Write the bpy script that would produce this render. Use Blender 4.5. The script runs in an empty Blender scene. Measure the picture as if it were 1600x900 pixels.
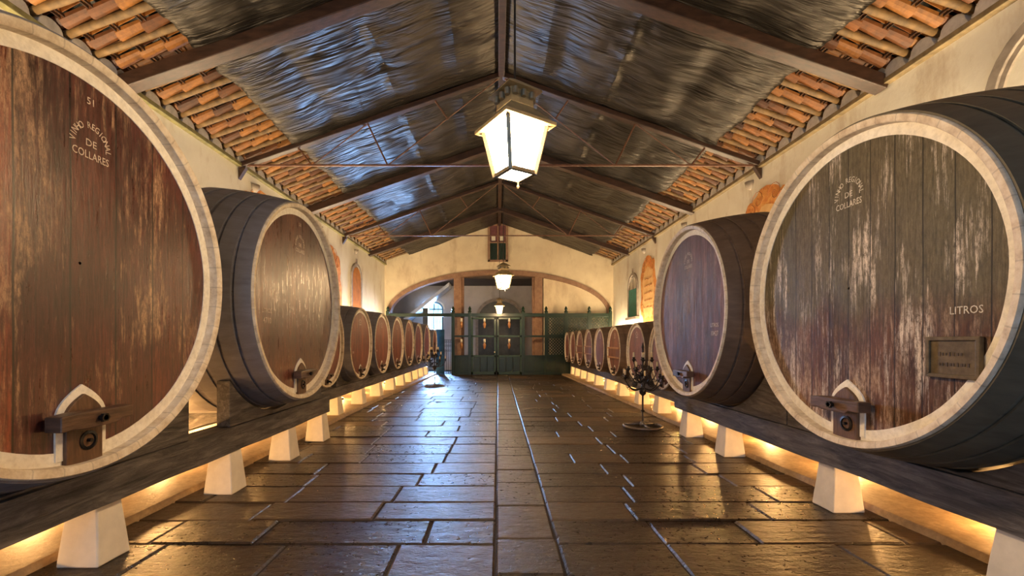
import bpy, bmesh, math, random
from mathutils import Vector, Matrix, noise
random.seed(7)
PI = math.pi
scn = bpy.context.scene
C = scn.collection

# ---------------------------------------------------------------- camera
cam = bpy.data.cameras.new('camera'); camo = bpy.data.objects.new('camera', cam); C.objects.link(camo)
camo.location = (0, 0, 1.7); camo.rotation_euler = (PI/2, 0, 0)
cam.sensor_width = 36; cam.lens = 15.525
cam.shift_x = 0.01375; cam.shift_y = 0.051875
cam.clip_start = 0.05; cam.clip_end = 200
scn.camera = camo
# ---------------------------------------------------------------- world, exposure
w = bpy.data.worlds.new('world'); scn.world = w; w.use_nodes = True
bg = w.node_tree.nodes['Background']
bg.inputs[0].default_value = (0.42, 0.66, 1.0, 1); bg.inputs[1].default_value = 2.0
vs = scn.view_settings
vs.view_transform = 'Standard'; vs.look = 'None'; vs.gamma = 1; vs.use_curve_mapping = False
vs.exposure = 0.62
# ---------------------------------------------------------------- daylight
def area(name, loc, rot, sx, sy, power, col):
    l = bpy.data.lights.new(name, 'AREA'); l.shape = 'RECTANGLE'; l.size = sx; l.size_y = sy
    l.energy = power; l.color = col
    o = bpy.data.objects.new(name, l); C.objects.link(o); o.location = loc; o.rotation_euler = rot
    return o
# daylight through the entrance doorway and its fanlight, in the wall behind the camera
area('entrance_daylight', (-1.3, -4.25, 2.9), (PI/2, 0, PI), 4.2, 3.6, 520, (0.52, 0.70, 1.0))
# daylight through the back-room window and side door
bd = area('backroom_daylight', (-3.77, 26.35, 2.4), (-PI/2+math.radians(14), 0, 0), 1.1, 3.2, 620, (0.38, 0.60, 1.0))
bd.data.spread = math.radians(75)
LAMP = 108.0      # emission of lantern glass
UNDER = 25.0     # power of the low lamps under the casks
STRIP = 27.0     # watts per metre of the wall light strips behind the casks

# ================================================================= helpers
class NT:
    def __init__(s, name):
        s.m = bpy.data.materials.new(name); s.m.use_nodes = True
        s.t = s.m.node_tree; s.n = s.t.nodes; s.b = s.n['Principled BSDF']
    def _set(s, sock, v):
        if hasattr(v, 'is_output'): s.t.links.new(v, sock)
        elif v is not None: 
            if isinstance(v, tuple) and len(v) == 3 and sock.type == 'RGBA': v = (*v, 1)
            sock.default_value = v
    def coord(s, kind='Object'):
        return s.n.new('ShaderNodeTexCoord').outputs[kind]
    def mapping(s, v, scale=(1,1,1), loc=(0,0,0), rot=(0,0,0)):
        n = s.n.new('ShaderNodeMapping'); s._set(n.inputs[0], v)
        s._set(n.inputs['Location'], loc); n.inputs['Rotation'].default_value = rot; n.inputs['Scale'].default_value = scale
        return n.outputs[0]
    def noise(s, v, scale=5, detail=4, rough=.55, dist=0):
        n = s.n.new('ShaderNodeTexNoise'); s._set(n.inputs['Vector'], v)
        n.inputs['Scale'].default_value = scale; n.inputs['Detail'].default_value = detail
        n.inputs['Roughness'].default_value = rough; n.inputs['Distortion'].default_value = dist
        return n.outputs[0]
    def ramp(s, v, stops):
        n = s.n.new('ShaderNodeValToRGB'); s._set(n.inputs[0], v); e = n.color_ramp.elements
        while len(e) < len(stops): e.new(.5)
        for k, (p, c) in enumerate(stops):
            e[k].position = p; e[k].color = (c, c, c, 1) if isinstance(c, (int, float)) else (*c, 1)
        return n.outputs[0]
    def mix(s, f, a, b, mode='MIX'):
        n = s.n.new('ShaderNodeMix'); n.data_type = 'RGBA'; n.blend_type = mode
        s._set(n.inputs[0], f); s._set(n.inputs[6], a); s._set(n.inputs[7], b); return n.outputs[2]
    def math(s, op, a, b=None, clamp=False):
        n = s.n.new('ShaderNodeMath'); n.operation = op; n.use_clamp = clamp
        s._set(n.inputs[0], a)
        if b is not None: s._set(n.inputs[1], b)
        return n.outputs[0]
    def sep(s, v):
        n = s.n.new('ShaderNodeSeparateXYZ'); s._set(n.inputs[0], v); return n.outputs
    def white(s, v):
        n = s.n.new('ShaderNodeTexWhiteNoise'); n.noise_dimensions = '1D'; s._set(n.inputs['W'], v); return n.outputs[0]
    def rnd(s): return s.n.new('ShaderNodeObjectInfo').outputs['Random']
    def attr(s, name):
        n = s.n.new('ShaderNodeAttribute'); n.attribute_name = name; return n.outputs
    def bump(s, h, strength=.3, dist=.02, prev=None):
        n = s.n.new('ShaderNodeBump'); n.inputs['Strength'].default_value = strength; n.inputs['Distance'].default_value = dist
        s._set(n.inputs['Height'], h)
        if prev is not None: s._set(n.inputs['Normal'], prev)
        return n.outputs[0]
    def out(s, color, rough=.6, normal=None, metal=0, spec=None, **k):
        s._set(s.b.inputs['Base Color'], color); s._set(s.b.inputs['Roughness'], rough)
        s._set(s.b.inputs['Metallic'], metal)
        if spec is not None: s._set(s.b.inputs['Specular IOR Level'], spec)
        if normal is not None: s._set(s.b.inputs['Normal'], normal)
        for kk, v in k.items(): s._set(s.b.inputs[kk.replace('_', ' ')], v)
        return s.m

def simple(name, col, rough=.6, metal=0, var=.25, scale=8, bump=.15, spec=None, stretch=(1,1,1)):
    t = NT(name); v = t.mapping(t.coord(), stretch); n = t.noise(v, scale, 5, .6)
    dark = tuple(c*(1-var) for c in col); light = tuple(min(1, c*(1+var)) for c in col)
    return t.out(t.ramp(n, [(.3, dark), (.7, light)]), rough, t.bump(n, bump, .01), metal, spec)

def head_mat(name, c1, c2, c3, worn, worncol, seed, bw=.27, gloss=.33, moss=None, streak=None):
    """painted and worn vertical head boards; boards run along z, numbered along y"""
    t = NT(name); co = t.coord(); x, y, z = t.sep(co)
    warp = t.math('MULTIPLY', t.noise(t.mapping(co, (1, 1, .5)), 1.5, 2), .03)
    yy = t.math('ADD', t.math('ADD', y, warp), seed)
    bi = t.math('DIVIDE', yy, bw)
    fl = t.math('FLOOR', bi); fr = t.math('FRACT', bi)
    r = t.white(t.math('ADD', fl, seed*3.1))
    c1, c2, c3 = [(c[0]*.70, c[1]*.60, c[2]*.66) for c in (c1, c2, c3)]
    base = t.ramp(r, [(0, c1), (.5, c2), (1, c3)])
    grain = t.noise(t.mapping(co, (1, 16, 1.1), (seed, seed, seed)), 3.5, 7, .65, .4)
    base = t.mix(1, base, t.ramp(grain, [(.3, .30), (.62, 1.3)]), 'MULTIPLY')
    big = t.noise(t.mapping(co, (1, 1.6, .8), (seed*2, seed, 0)), 1.6, 4, .6)
    base = t.mix(.75, base, t.ramp(big, [(.33, .45), (.62, 1.2)]), 'MULTIPLY')
    if moss:
        mz = t.math('ADD', t.math('MULTIPLY', z, .9), t.math('MULTIPLY', big, .9))
        mf = t.ramp(t.math('SUBTRACT', mz, 1.15), [(.25, 0), (.55, .85)])
        mm = t.mix(1, moss, t.ramp(grain, [(.3, .55), (.7, 1.25)]), 'MULTIPLY')
        base = t.mix(mf, base, mm)
    wn = t.noise(t.mapping(co, (1, 10, 1.2), (0, seed, seed*1.7)), 2.2, 9, .74, .3)
    wb = t.noise(t.mapping(co, (1, 1.3, .9), (0, seed*5, seed)), 1.5, 2, .5)
    wf = t.ramp(t.math('ADD', t.math('MULTIPLY', wn, .6), t.math('MULTIPLY', wb, .4)), [(worn-.015, 0), (min(1, worn+.12), 1)])
    grit = t.noise(t.mapping(co, (1, 3.5, 1.2), (0, 2, seed)), 15, 9, .82)
    wf = t.math('MULTIPLY', t.math('MULTIPLY', wf, .95), t.ramp(grit, [(.38, .15), (.55, 1)]))
    if moss: wf = t.math('MULTIPLY', wf, t.math('SUBTRACT', 1.0, t.math('MULTIPLY', mf, 1.1), True))
    base = t.mix(wf, base, worncol)
    if streak:
        sn = t.noise(t.mapping(co, (1, 20, 1.0), (0, seed*4, 3)), 1.9, 9, .8, .2)
        sb = t.noise(t.mapping(co, (1, 5, 1.0), (0, seed*7, 0)), 1.4, 3, .5)
        zz = t.ramp(t.math('MULTIPLY', z, .38), [(.30, .02), (.72, 0)] if False else [(.35, 0.0), (.85, .028)])
        sf = t.ramp(t.math('SUBTRACT', t.math('ADD', t.math('MULTIPLY', sn, .55), t.math('MULTIPLY', sb, .45)), zz), [(streak-.01, 0), (streak+.07, 1)])
        sf = t.math('MULTIPLY', sf, t.ramp(grit, [(.40, .1), (.54, .95)]))
        base = t.mix(sf, base, (.62, .55, .49))
    joint = t.ramp(t.math('ABSOLUTE', t.math('SUBTRACT', fr, .5)), [(.474, 1), (.490, .10)])
    base = t.mix(1, base, joint, 'MULTIPLY'); base = t.mix(.85, base, t.ramp(grit, [(.33, .5), (.6, 1.25)]), 'MULTIPLY')
    rough = t.ramp(wn, [(.35, gloss), (.7, gloss+.28)])
    nrm = t.bump(t.mix(.35, grain, grit), .3, .012)
    return t.out(base, rough, nrm, 0, .28 if moss else .3 if name == 'head_plum' else .75)

def mats():
    M = {}
    M['head51'] = head_mat('head_51', (.165,.040,.020), (.085,.024,.018), (.26,.062,.026), .54, (.48,.30,.18), .71, .33, .25)
    M['head50'] = head_mat('head_50', (.17,.060,.034), (.125,.040,.028), (.21,.085,.045), .60, (.34,.18,.10), 2.3, .2, .22)
    M['headR1'] = head_mat('head_mossy', (.18,.080,.026), (.10,.048,.018), (.22,.095,.035), .50, (.40,.29,.22), 4.4, .21, .42, moss=(.115,.105,.066), streak=.527)
    M['headR2'] = head_mat('head_plum', (.24,.115,.10), (.14,.065,.065), (.30,.17,.145), .545, (.36,.27,.25), 3.3, .17, .46)
    M['headL'] = head_mat('head_red', (.30,.065,.025), (.24,.05,.02), (.34,.085,.03), .70, (.45,.22,.1), 1.3, .2, .35)
    M['headR'] = head_mat('head_brown', (.25,.085,.042), (.19,.06,.034), (.29,.105,.05), .68, (.42,.26,.14), 6.3, .16, .5)
    # staves: run along x; counted round the axis through the angle
    def stave(name, a, b, sc=1):
        t = NT(name); co = t.coord()
        n = t.noise(t.mapping(co, (.6, 5, 5)), 2.5, 7, .65, .3); big = t.noise(co, 1.3, 4, .6)
        base = t.ramp(n, [(.2, a), (.8, b)])
        base = t.mix(.5, base, t.ramp(big, [(.3, .55), (.7, 1.25)]), 'MULTIPLY')
        j = t.attr('joint')[2]
        base = t.mix(1, base, t.ramp(j, [(.01, .80), (.04, 1)]), 'MULTIPLY')
        return t.out(base, .55, t.bump(n, .35, .01))
    M['stave'] = stave('stave_wood_bluelit', (.12,.12,.145), (.24,.245,.31))  # left casks: cool daylight on the wood is mixed into this blue-grey colour
    M['staveR'] = stave('stave_wood_brown', (.09,.058,.042), (.22,.15,.11))
    M['staveG'] = stave('stave_wood_mossy', (.075,.066,.046), (.18,.155,.115))
    M['hoop'] = simple('hoop_iron', (.12,.115,.125), .5, .2, .35, 9)
    # white paint with dirt
    t = NT('ring_paint'); co = t.coord(); n = t.noise(co, 7, 7, .7); g = t.noise(t.mapping(co, (1,9,9)), 3, 5, .7)
    base = t.ramp(n, [(.3, (.74,.70,.62)), (.6, (.88,.86,.80))]); base = t.mix(.5, base, t.ramp(g, [(.3,.6),(.55,1.05)]), 'MULTIPLY')
    M['paint'] = t.out(base, .5, t.bump(n, .2, .008))
    t = NT('chime_end_grain'); co = t.coord(); x, y, z = t.sep(co)
    n = t.noise(co, 9, 8, .7); j = t.attr('joint')[2]
    base = t.ramp(n, [(.3, (.42,.32,.22)), (.5, (.66,.57,.44)), (.68, (.80,.73,.62))])
    base = t.mix(1, base, t.ramp(j, [(.005, .72), (.03, 1)]), 'MULTIPLY')
    M['chime'] = t.out(base, .6, t.bump(n, .4, .012))
    M['darkwood'] = simple('hatch_wood', (.10,.05,.026), .5, 0, .5, 6, .4, stretch=(1,6,1))
    M['barwood'] = simple('crossbar_wood', (.085,.045,.028), .45, 0, .5, 7, .4, stretch=(1,1,6))
    M['black'] = simple('tap_metal', (.025,.025,.028), .35, .7, .3)
    M['stencil'] = simple('stencil_paint', (.62,.52,.44), .6, 0, .25, 40)
    M['stencilR'] = simple('stencil_paint_faint', (.58,.54,.46), .6, 0, .35, 40)
    M['plaque'] = simple('plaque_bronze', (.13,.10,.06), .4, .4, .4, 20)
    M['plaque_text'] = simple('plaque_relief', (.07,.05,.035), .5, .2, .3, 20)
    # beams
    t = NT('beam_wood'); co = t.coord(); n = t.noise(t.mapping(co, (6, .7, 6)), 3, 8, .7, .6); b = t.noise(co, 1.7, 5, .65)
    base = t.ramp(n, [(.32, (.022,.021,.023)), (.5, (.085,.076,.074)), (.7, (.20,.18,.175))])
    base = t.mix(.6, base, t.ramp(b, [(.3,.5),(.65,1.2)]), 'MULTIPLY')
    M['beam'] = t.out(base, .6, t.bump(n, .6, .02))
    M['roofwood'] = simple('roof_timber', (.042,.020,.012), .42, 0, .5, 5, .35, stretch=(1,3,3))
    M['pole'] = simple('pole_wood', (.15,.085,.028), .6, 0, .5, 7, .4)
    M['rod'] = simple('tie_rod', (.16,.075,.045), .45, .2, .3)
    # plaster
    def plaster(name, a, b, stain, st=.56):
        t = NT(name); co = t.coord(); n = t.noise(co, 1.1, 8, .62); f = t.noise(co, 14, 6, .6)
        s = t.noise(t.mapping(co, (1.3, 1.3, .5)), 1.2, 7, .68)
        base = t.ramp(n, [(.3, a), (.7, b)]); base = t.mix(t.ramp(s, [(st, 0), (st+.14, .6)]), base, stain)
        return t.out(base, .75, t.bump(f, .25, .012))
    M['plaster'] = plaster('wall_plaster', (.74,.69,.56), (.87,.83,.71), (.50,.38,.25), .54)
    M['plaster_end'] = plaster('end_wall_plaster', (.62,.50,.33), (.76,.65,.45), (.45,.32,.19), .5)
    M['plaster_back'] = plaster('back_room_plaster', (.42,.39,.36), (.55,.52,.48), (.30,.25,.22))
    M['white'] = simple('pier_whitewash', (.80,.74,.62), .6, 0, .1, 6, .2)
    t = NT('arch_stone'); co = t.coord(); n = t.noise(co, 5, 7, .65)
    M['archstone'] = t.out(t.ramp(n, [(.3,(.19,.10,.06)),(.7,(.34,.20,.12))]), .65, t.bump(n, .3, .02))
    M['windowstone'] = simple('window_surround', (.32,.27,.22), .7, 0, .3, 6)
    # clay tile
    t = NT('clay_tile'); co = t.coord(); n = t.noise(co, 7, 6, .7); r = t.attr('rnd')[2]
    base = t.ramp(r, [(0,(.06,.018,.006)), (.45,(.19,.062,.010)), (1,(.32,.13,.022))])
    base = t.mix(.8, base, t.ramp(n, [(.3,.35),(.62,1.2)]), 'MULTIPLY')
    M['tile'] = t.out(base, .55, t.bump(n, .3, .01))
    M['mortar'] = simple('eave_mortar', (.60,.57,.53), .8, 0, .2, 9)
    M['plate'] = simple('wall_plate_wood', (.20,.145,.07), .6, 0, .4, 8, .3)
    M['plateG'] = simple('wall_plate_mossy', (.19,.17,.065), .6, 0, .4, 8, .3)
    # plastic sheeting
    t = NT('black_sheeting'); co = t.coord(); uv = t.attr('wr')[1]
    n1 = t.noise(t.mapping(co, (.55, 6, .55)), 1.5, 2.5, .5, .7)
    n2 = t.noise(t.mapping(co, (.8, 2.2, .8)), 1.1, 2, .5, 1.2)
    edge = t.attr('edge')[2]
    md = t.ramp(t.noise(t.mapping(co, (.8, .8, .8)), 1.0, 2), [(.42, .03), (.68, .38)])
    h = t.math('MULTIPLY', n1, t.math('ADD', t.math('MULTIPLY', edge, .8), md)); h = t.math('ADD', h, t.math('MULTIPLY', n2, .35))
    n3 = t.noise(t.mapping(co, (.8, 16, .8)), 1.7, 2, .5, .5); h = t.math('ADD', h, t.math('MULTIPLY', t.math('MULTIPLY', n3, edge), .35))
    M['sheet'] = t.out(t.ramp(n2, [(.3,(.040,.034,.028)),(.7,(.085,.073,.060))]), t.ramp(n2, [(.3,.33),(.7,.46)]), t.bump(h, 1.0, .15), .85)
    # floor stone
    t = NT('floor_stone'); co = t.coord(); r = t.attr('rnd')[2]
    n = t.noise(co, 2.6, 9, .68, .3); f = t.noise(co, 16, 8, .72); l = t.noise(t.mapping(co, (1,2.2,1)), 5, 6, .65)
    base = t.ramp(r, [(0,(.026,.014,.007)), (.5,(.044,.025,.012)), (.9,(.070,.042,.021)), (1,(.14,.085,.043))])
    base = t.mix(.9, base, t.ramp(n, [(.28,.42),(.7,1.45)]), 'MULTIPLY')
    base = t.mix(.55, base, t.ramp(f, [(.3,.45),(.65,1.3)]), 'MULTIPLY')
    base = t.mix(t.ramp(t.noise(co, 9, 9, .8), [(.60,0),(.68,.55)]), base, (.20,.14,.085))
    rg = t.math('ADD', t.ramp(f, [(.3,.20),(.7,.42)]), t.math('MULTIPLY', r, .06))
    nr = t.bump(f, .5, .012); nr = t.bump(l, .7, .035, nr)
    M['floor'] = t.out(base, rg, nr, 0, .55)
    t = NT('grout'); M['grout'] = t.out((.03,.02,.013), .8)
    t = NT('curb_stone'); co = t.coord(); n = t.noise(co, 3, 9, .7); f = t.noise(co, 18, 7, .7)
    base = t.ramp(n, [(.3,(.30,.20,.11)),(.7,(.52,.38,.23))]); base = t.mix(.6, base, t.ramp(f, [(.3,.5),(.65,1.2)]), 'MULTIPLY')
    M['curb'] = t.out(base, .6, t.bump(f, .4, .015))
    M['green'] = simple('green_paint', (.006,.022,.011), .3, 0, .3, 6, .12)
    M['greenL'] = simple('green_paint_light', (.018,.048,.026), .35, 0, .3, 6, .12)
    M['teal'] = simple('teal_paint', (.02,.10,.12), .35, 0, .3, 6)
    M['shutter'] = simple('green_blind', (.02,.17,.125), .6, 0, .25, 5)
    M['orange_blind'] = simple('orange_blind', (.50,.19,.03), .8, 0, .25, 3, .1, .1)
    M['doordark'] = simple('dark_door', (.030,.034,.026), .35, 0, .4, 5)
    M['iron'] = simple('wrought_iron', (.05,.042,.038), .42, .6, .4, 20)
    M['ironlight'] = simple('base_iron', (.20,.17,.155), .4, .6, .3, 20)
    M['candle'] = simple('candle_wax', (.80,.66,.40), .4, 0, .1)
    M['brass'] = simple('lantern_brass', (.62,.48,.26), .38, .6, .25, 12)
    M['lantern_iron'] = simple('lantern_frame', (.22,.18,.12), .42, .5, .3, 12)
    M['amber'] = simple('amber_glass', (.36,.17,.07), .25, 0, .3, 10)
    M['cream'] = simple('cream_ceramic', (.72,.66,.52), .4, 0, .1)
    M['stairs'] = simple('stair_soffit', (.58,.60,.64), .6, 0, .15, 5)
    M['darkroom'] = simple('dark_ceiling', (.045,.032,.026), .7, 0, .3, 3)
    t = NT('fresco_paint'); co = t.coord(); n = t.noise(co, 4, 8, .65, 1.4); n2 = t.noise(co, 1.6, 4, .6, .4)
    M['fresco'] = t.out(t.ramp(n, [(.30,(.42,.11,.03)),(.48,(.72,.27,.06)),(.62,(.85,.45,.13)),(.75,(.60,.20,.06))]), .75)
    t = NT('fresco_paint_field'); co = t.coord(); n = t.noise(co, 3, 7, .65, .6)
    M['frescof'] = t.out(t.ramp(n, [(.3,(.72,.38,.12)),(.7,(.88,.60,.28))]), .75)
    M['fresco_ink'] = simple('fresco_lettering', (.36,.13,.04), .75)
    t = NT('lantern_glass')
    M['lamp_glass'] = t.out((.9,.85,.75), .3, Emission_Color=(1.0,.66,.34,1), Emission_Strength=LAMP)
    t = NT('lamp_lens')
    M['lens'] = t.out((.9,.8,.6), .3, Emission_Color=(1.0,.55,.18,1), Emission_Strength=6.0)
    t = NT('window_glass')
    t.n.remove(t.b); tr = t.n.new('ShaderNodeBsdfTransparent'); gl = t.n.new('ShaderNodeBsdfGlossy'); gl.inputs['Roughness'].default_value = .05
    mx = t.n.new('ShaderNodeMixShader'); mx.inputs[0].default_value = .06; tr.inputs[0].default_value = (.85,.93,1,1)
    t.t.links.new(tr.outputs[0], mx.inputs[1]); t.t.links.new(gl.outputs[0], mx.inputs[2])
    t.t.links.new(mx.outputs[0], t.n['Material Output'].inputs[0]); M['glass'] = t.m
    return M
M = mats()

class MB:
    def __init__(s): s.bm = bmesh.new(); s.r = s.bm.faces.layers.float.new('rnd'); s.v = .5
    def face(s, vs):
        try: f = s.bm.faces.new(vs)
        except ValueError: return None
        f[s.r] = s.v; return f
    def box(s, a, b, jit=0, taper=None):
        (x0,y0,z0),(x1,y1,z1) = a, b
        vs = [s.bm.verts.new((x,y,z)) for x in (x0,x1) for y in (y0,y1) for z in (z0,z1)]
        for q in ((0,1,3,2),(4,6,7,5),(0,4,5,1),(2,3,7,6),(0,2,6,4),(1,5,7,3)): s.face([vs[i] for i in q])
        return vs
    def frustum(s, c, b, t, h):           # base centre, half sizes bottom/top, height
        x,y,z = c
        vs = [s.bm.verts.new((x+sx*hx, y+sy*hy, zz)) for (hx,hy,zz) in ((b[0],b[1],z),(t[0],t[1],z+h)) for (sx,sy) in ((-1,-1),(1,-1),(1,1),(-1,1))]
        s.face(vs[3::-1]); s.face(vs[4:])
        for i in range(4): s.face([vs[i], vs[(i+1)%4], vs[4+(i+1)%4], vs[4+i]])
        return vs
    def bar(s, p, q, w, h, up=(0,0,1)):   # rectangular bar from p to q
        p, q = Vector(p), Vector(q); d = (q-p).normalized(); u = Vector(up)
        a = d.cross(u).normalized()*w/2; b = d.cross(a).normalized()*h/2
        vs = [s.bm.verts.new(c + i*a + j*b) for c in (p, q) for (i, j) in ((-1,-1),(1,-1),(1,1),(-1,1))]
        s.face(vs[3::-1]); s.face(vs[4:])
        for i in range(4): s.face([vs[i], vs[(i+1)%4], vs[4+(i+1)%4], vs[4+i]])
    def tube(s, pts, r, n=8, jit=0):
        pts = [Vector(p) for p in pts]; rings = []
        for i, p in enumerate(pts):
            d = (pts[min(i+1, len(pts)-1)] - pts[max(i-1, 0)]).normalized()
            a = d.orthogonal().normalized() if i == 0 else (prev - d*prev.dot(d)).normalized()
            prev = a; b = d.cross(a)
            rr = r[i] if isinstance(r, (list, tuple)) else r
            rings.append([s.bm.verts.new(p + rr*(1+random.uniform(-jit, jit))*(math.cos(2*PI*k/n)*a + math.sin(2*PI*k/n)*b)) for k in range(n)])
        for u, v in zip(rings, rings[1:]):
            for k in range(n): s.face([u[k], u[(k+1)%n], v[(k+1)%n], v[k]])
        s.face(rings[0][::-1]); s.face(rings[-1])
    def lathe(s, prof, axis='z', c=(0,0,0), n=32, cap=True):   # prof: (r, h)
        rings = []
        for r, h in prof:
            ring = []
            for k in range(n):
                a = 2*PI*k/n; u, v = r*math.cos(a), r*math.sin(a)
                p = (u, v, h) if axis == 'z' else (h, u, v) if axis == 'x' else (v, h, u)
                ring.append(s.bm.verts.new((p[0]+c[0], p[1]+c[1], p[2]+c[2])))
            rings.append(ring)
        for u, v in zip(rings, rings[1:]):
            for k in range(n): s.face([u[k], u[(k+1)%n], v[(k+1)%n], v[k]])
        if cap: s.face(rings[0][::-1]); s.face(rings[-1])
        return rings
    def prism(s, poly, axis, a0, a1):     # poly of 2D points extruded along axis
        def P(u, v, a): return {'x': (a,u,v), 'y': (u,a,v), 'z': (u,v,a)}[axis]
        A = [s.bm.verts.new(P(u,v,a0)) for u,v in poly]; B = [s.bm.verts.new(P(u,v,a1)) for u,v in poly]
        n = len(poly); f = s.face(A[::-1]); g = s.face(B)
        for i in range(n): s.face([A[i], A[(i+1)%n], B[(i+1)%n], B[i]])
    def strip(s, outer, inner, axis, a0, a1):  # closed-section band between two polylines, extruded
        def P(u, v, a): return {'x': (a,u,v), 'y': (u,a,v), 'z': (u,v,a)}[axis]
        O0=[s.bm.verts.new(P(*p,a0)) for p in outer]; I0=[s.bm.verts.new(P(*p,a0)) for p in inner]
        O1=[s.bm.verts.new(P(*p,a1)) for p in outer]; I1=[s.bm.verts.new(P(*p,a1)) for p in inner]
        for i in range(len(outer)-1):
            s.face([O0[i],O0[i+1],I0[i+1],I0[i]]); s.face([O1[i],I1[i],I1[i+1],O1[i+1]])
            s.face([O0[i],O1[i],O1[i+1],O0[i+1]]); s.face([I0[i],I0[i+1],I1[i+1],I1[i]])
        for k in (0,-1): s.face([O0[k],I0[k],I1[k],O1[k]])
    def noise(s, amp, sc=1.5, off=0):
        for v in s.bm.verts:
            v.co += amp*noise.noise_vector(v.co*sc + Vector((off,off*2,3)))
    def grid(s, cuts):
        bmesh.ops.subdivide_edges(s.bm, edges=s.bm.edges[:], cuts=cuts, use_grid_fill=True)
    def build(s, name, mat, parent=None, smooth=False, bevel=0, keep=False, seg=2):
        bmesh.ops.recalc_face_normals(s.bm, faces=s.bm.faces[:])
        me = bpy.data.meshes.new(name); s.bm.to_mesh(me)
        if not keep: s.bm.free()
        if smooth:
            for p in me.polygons: p.use_smooth = True
        me.materials.append(mat)
        o = bpy.data.objects.new(name, me); C.objects.link(o)
        if parent is not None: o.parent = parent
        if bevel:
            m = o.modifiers.new('bevel', 'BEVEL'); m.width = bevel; m.segments = seg; m.limit_method = 'ANGLE'; m.angle_limit = math.radians(40)
        return o

def smooth_by_angle(o, ang=35):
    me = o.data
    for p in me.polygons: p.use_smooth = True
    bm = bmesh.new(); bm.from_mesh(me)
    for e in bm.edges:
        if len(e.link_faces) == 2 and e.calc_face_angle(0) > math.radians(ang): e.smooth = False
    bm.to_mesh(me); bm.free()
    return o

def tag(o, label, cat, group=None, kind=None):
    o['label'] = label; o['category'] = cat
    if group: o['group'] = group
    if kind: o['kind'] = kind
    return o
def thing(name, loc, rz, label, cat, group=None):
    o = bpy.data.objects.new(name, None); C.objects.link(o); o.empty_display_size = .2
    o.location = loc; o.rotation_euler = (0,0,rz)
    return tag(o, label, cat, group)
def struct(o, label=None, cat=None):
    o['kind'] = 'structure'
    if label: o['label'] = label
    if cat: o['category'] = cat
    return o
def copy_tree(o, parent=None):
    c = o.copy(); C.objects.link(c)
    if parent: c.parent = parent
    for ch in list(o.children): copy_tree(ch, c)
    return c
ORD = ['nearest','second','third','fourth','fifth','sixth','seventh','eighth','ninth','tenth','eleventh','twelfth','thirteenth','fourteenth']

_font = {}
def glyphs(txt, size):
    """text as list of faces via font curve -> mesh; returns mesh data verts, polys (xy plane, centred)"""
    key = (txt, size)
    if key in _font: return _font[key]
    cu = bpy.data.curves.new('t', 'FONT'); cu.body = txt; cu.size = size; cu.align_x = 'CENTER'; cu.align_y = 'CENTER'; cu.resolution_u = 2
    cu.offset = size*.004
    o = bpy.data.objects.new('t', cu); C.objects.link(o)
    dg = bpy.context.evaluated_depsgraph_get(); me = bpy.data.meshes.new_from_object(o.evaluated_get(dg))
    r = ([v.co.copy() for v in me.vertices], [list(p.vertices) for p in me.polygons])
    bpy.data.objects.remove(o); bpy.data.curves.remove(cu); bpy.data.meshes.remove(me)
    _font[key] = r; return r
def put_text(mb, txt, size, cy, cz, x, rot=0, sx=1.0, d=.002):
    vs, ps = glyphs(txt, size); ca, sa = math.cos(rot), math.sin(rot)
    out = [mb.bm.verts.new((x, cy + ca*v.x*sx - sa*v.y, cz + sa*v.x*sx + ca*v.y)) for v in vs]
    for p in ps: mb.face([out[i] for i in p])

# ================================================================= STRUCTURE
XL, XR, YB, YE = -5.8, 5.9, -4.2, 22.6
XC, ZR, SL = 0.08, 7.86, 0.355          # ridge x, ridge z, roof slope
def roofz(x): return ZR - SL*abs(x-XC)
EZ = 5.74

# floor of slabs
mb = MB()
def slab(x0, x1, y0, y1, mb=mb):
    g = random.uniform(.004, .009); c = .016
    mb.v = random.random()**1.2
    z = random.uniform(-.004, .004); tx, ty = random.uniform(-.004,.004), random.uniform(-.004,.004)
    x0 += g; x1 -= g; y0 += g; y1 -= g
    nx = max(2, int((x1-x0)/.22)); ny = max(2, int((y1-y0)/.2))
    xs = [x0, x0+c] + [x0+c+(x1-x0-2*c)*i/nx for i in range(1, nx)] + [x1-c, x1]
    ys = [y0, y0+c] + [y0+c+(y1-y0-2*c)*i/ny for i in range(1, ny)] + [y1-c, y1]
    G = []
    for i, x in enumerate(xs):
        row = []
        for j, y in enumerate(ys):
            e = i in (0, len(xs)-1) or j in (0, len(ys)-1)
            jx = noise.noise(Vector((x*3, y*3, 1)))*.006 if e else 0
            zz = z + tx*(x-x0) + ty*(y-y0) + noise.noise(Vector((x*1.8, y*1.8, 5)))*.006 - (.016 if e else 0)
            row.append(mb.bm.verts.new((x+jx, y+jx, zz)))
        G.append(row)
    for i in range(len(xs)-1):
        for j in range(len(ys)-1): mb.face([G[i][j], G[i+1][j], G[i+1][j+1], G[i][j+1]])
y = -1.4
while y < 22.2:
    d = random.uniform(.46, .66); d = min(d, 22.45-y)
    for side in (-1, 1):
        x = -.02 if side < 0 else .50; end = -3.95 if side < 0 else 4.1
        first = True
        while side*(end-x) > .05:
            l = random.uniform(.75, 1.55) if not first else random.uniform(.55, 1.3); first = False
            if side*(end-x) - l < .45: l = side*(end-x)
            xa, xb = sorted((x, x+side*l)); slab(xa, xb, y, y+d); x += side*l
    y += d
y = -1.2
while y < 22.2:
    d = random.uniform(.5, .78); d = min(d, 22.45-y); slab(-.02, .50, y, y+d); y += d
fl = mb.build('floor', M['floor'], smooth=False); smooth_by_angle(fl, 25); struct(fl)
mb = MB(); mb.box((XL-.3, YB-1, -.2), (XR+.3, 29, -.019)); struct(mb.build('trim_1', M['grout']))
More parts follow.
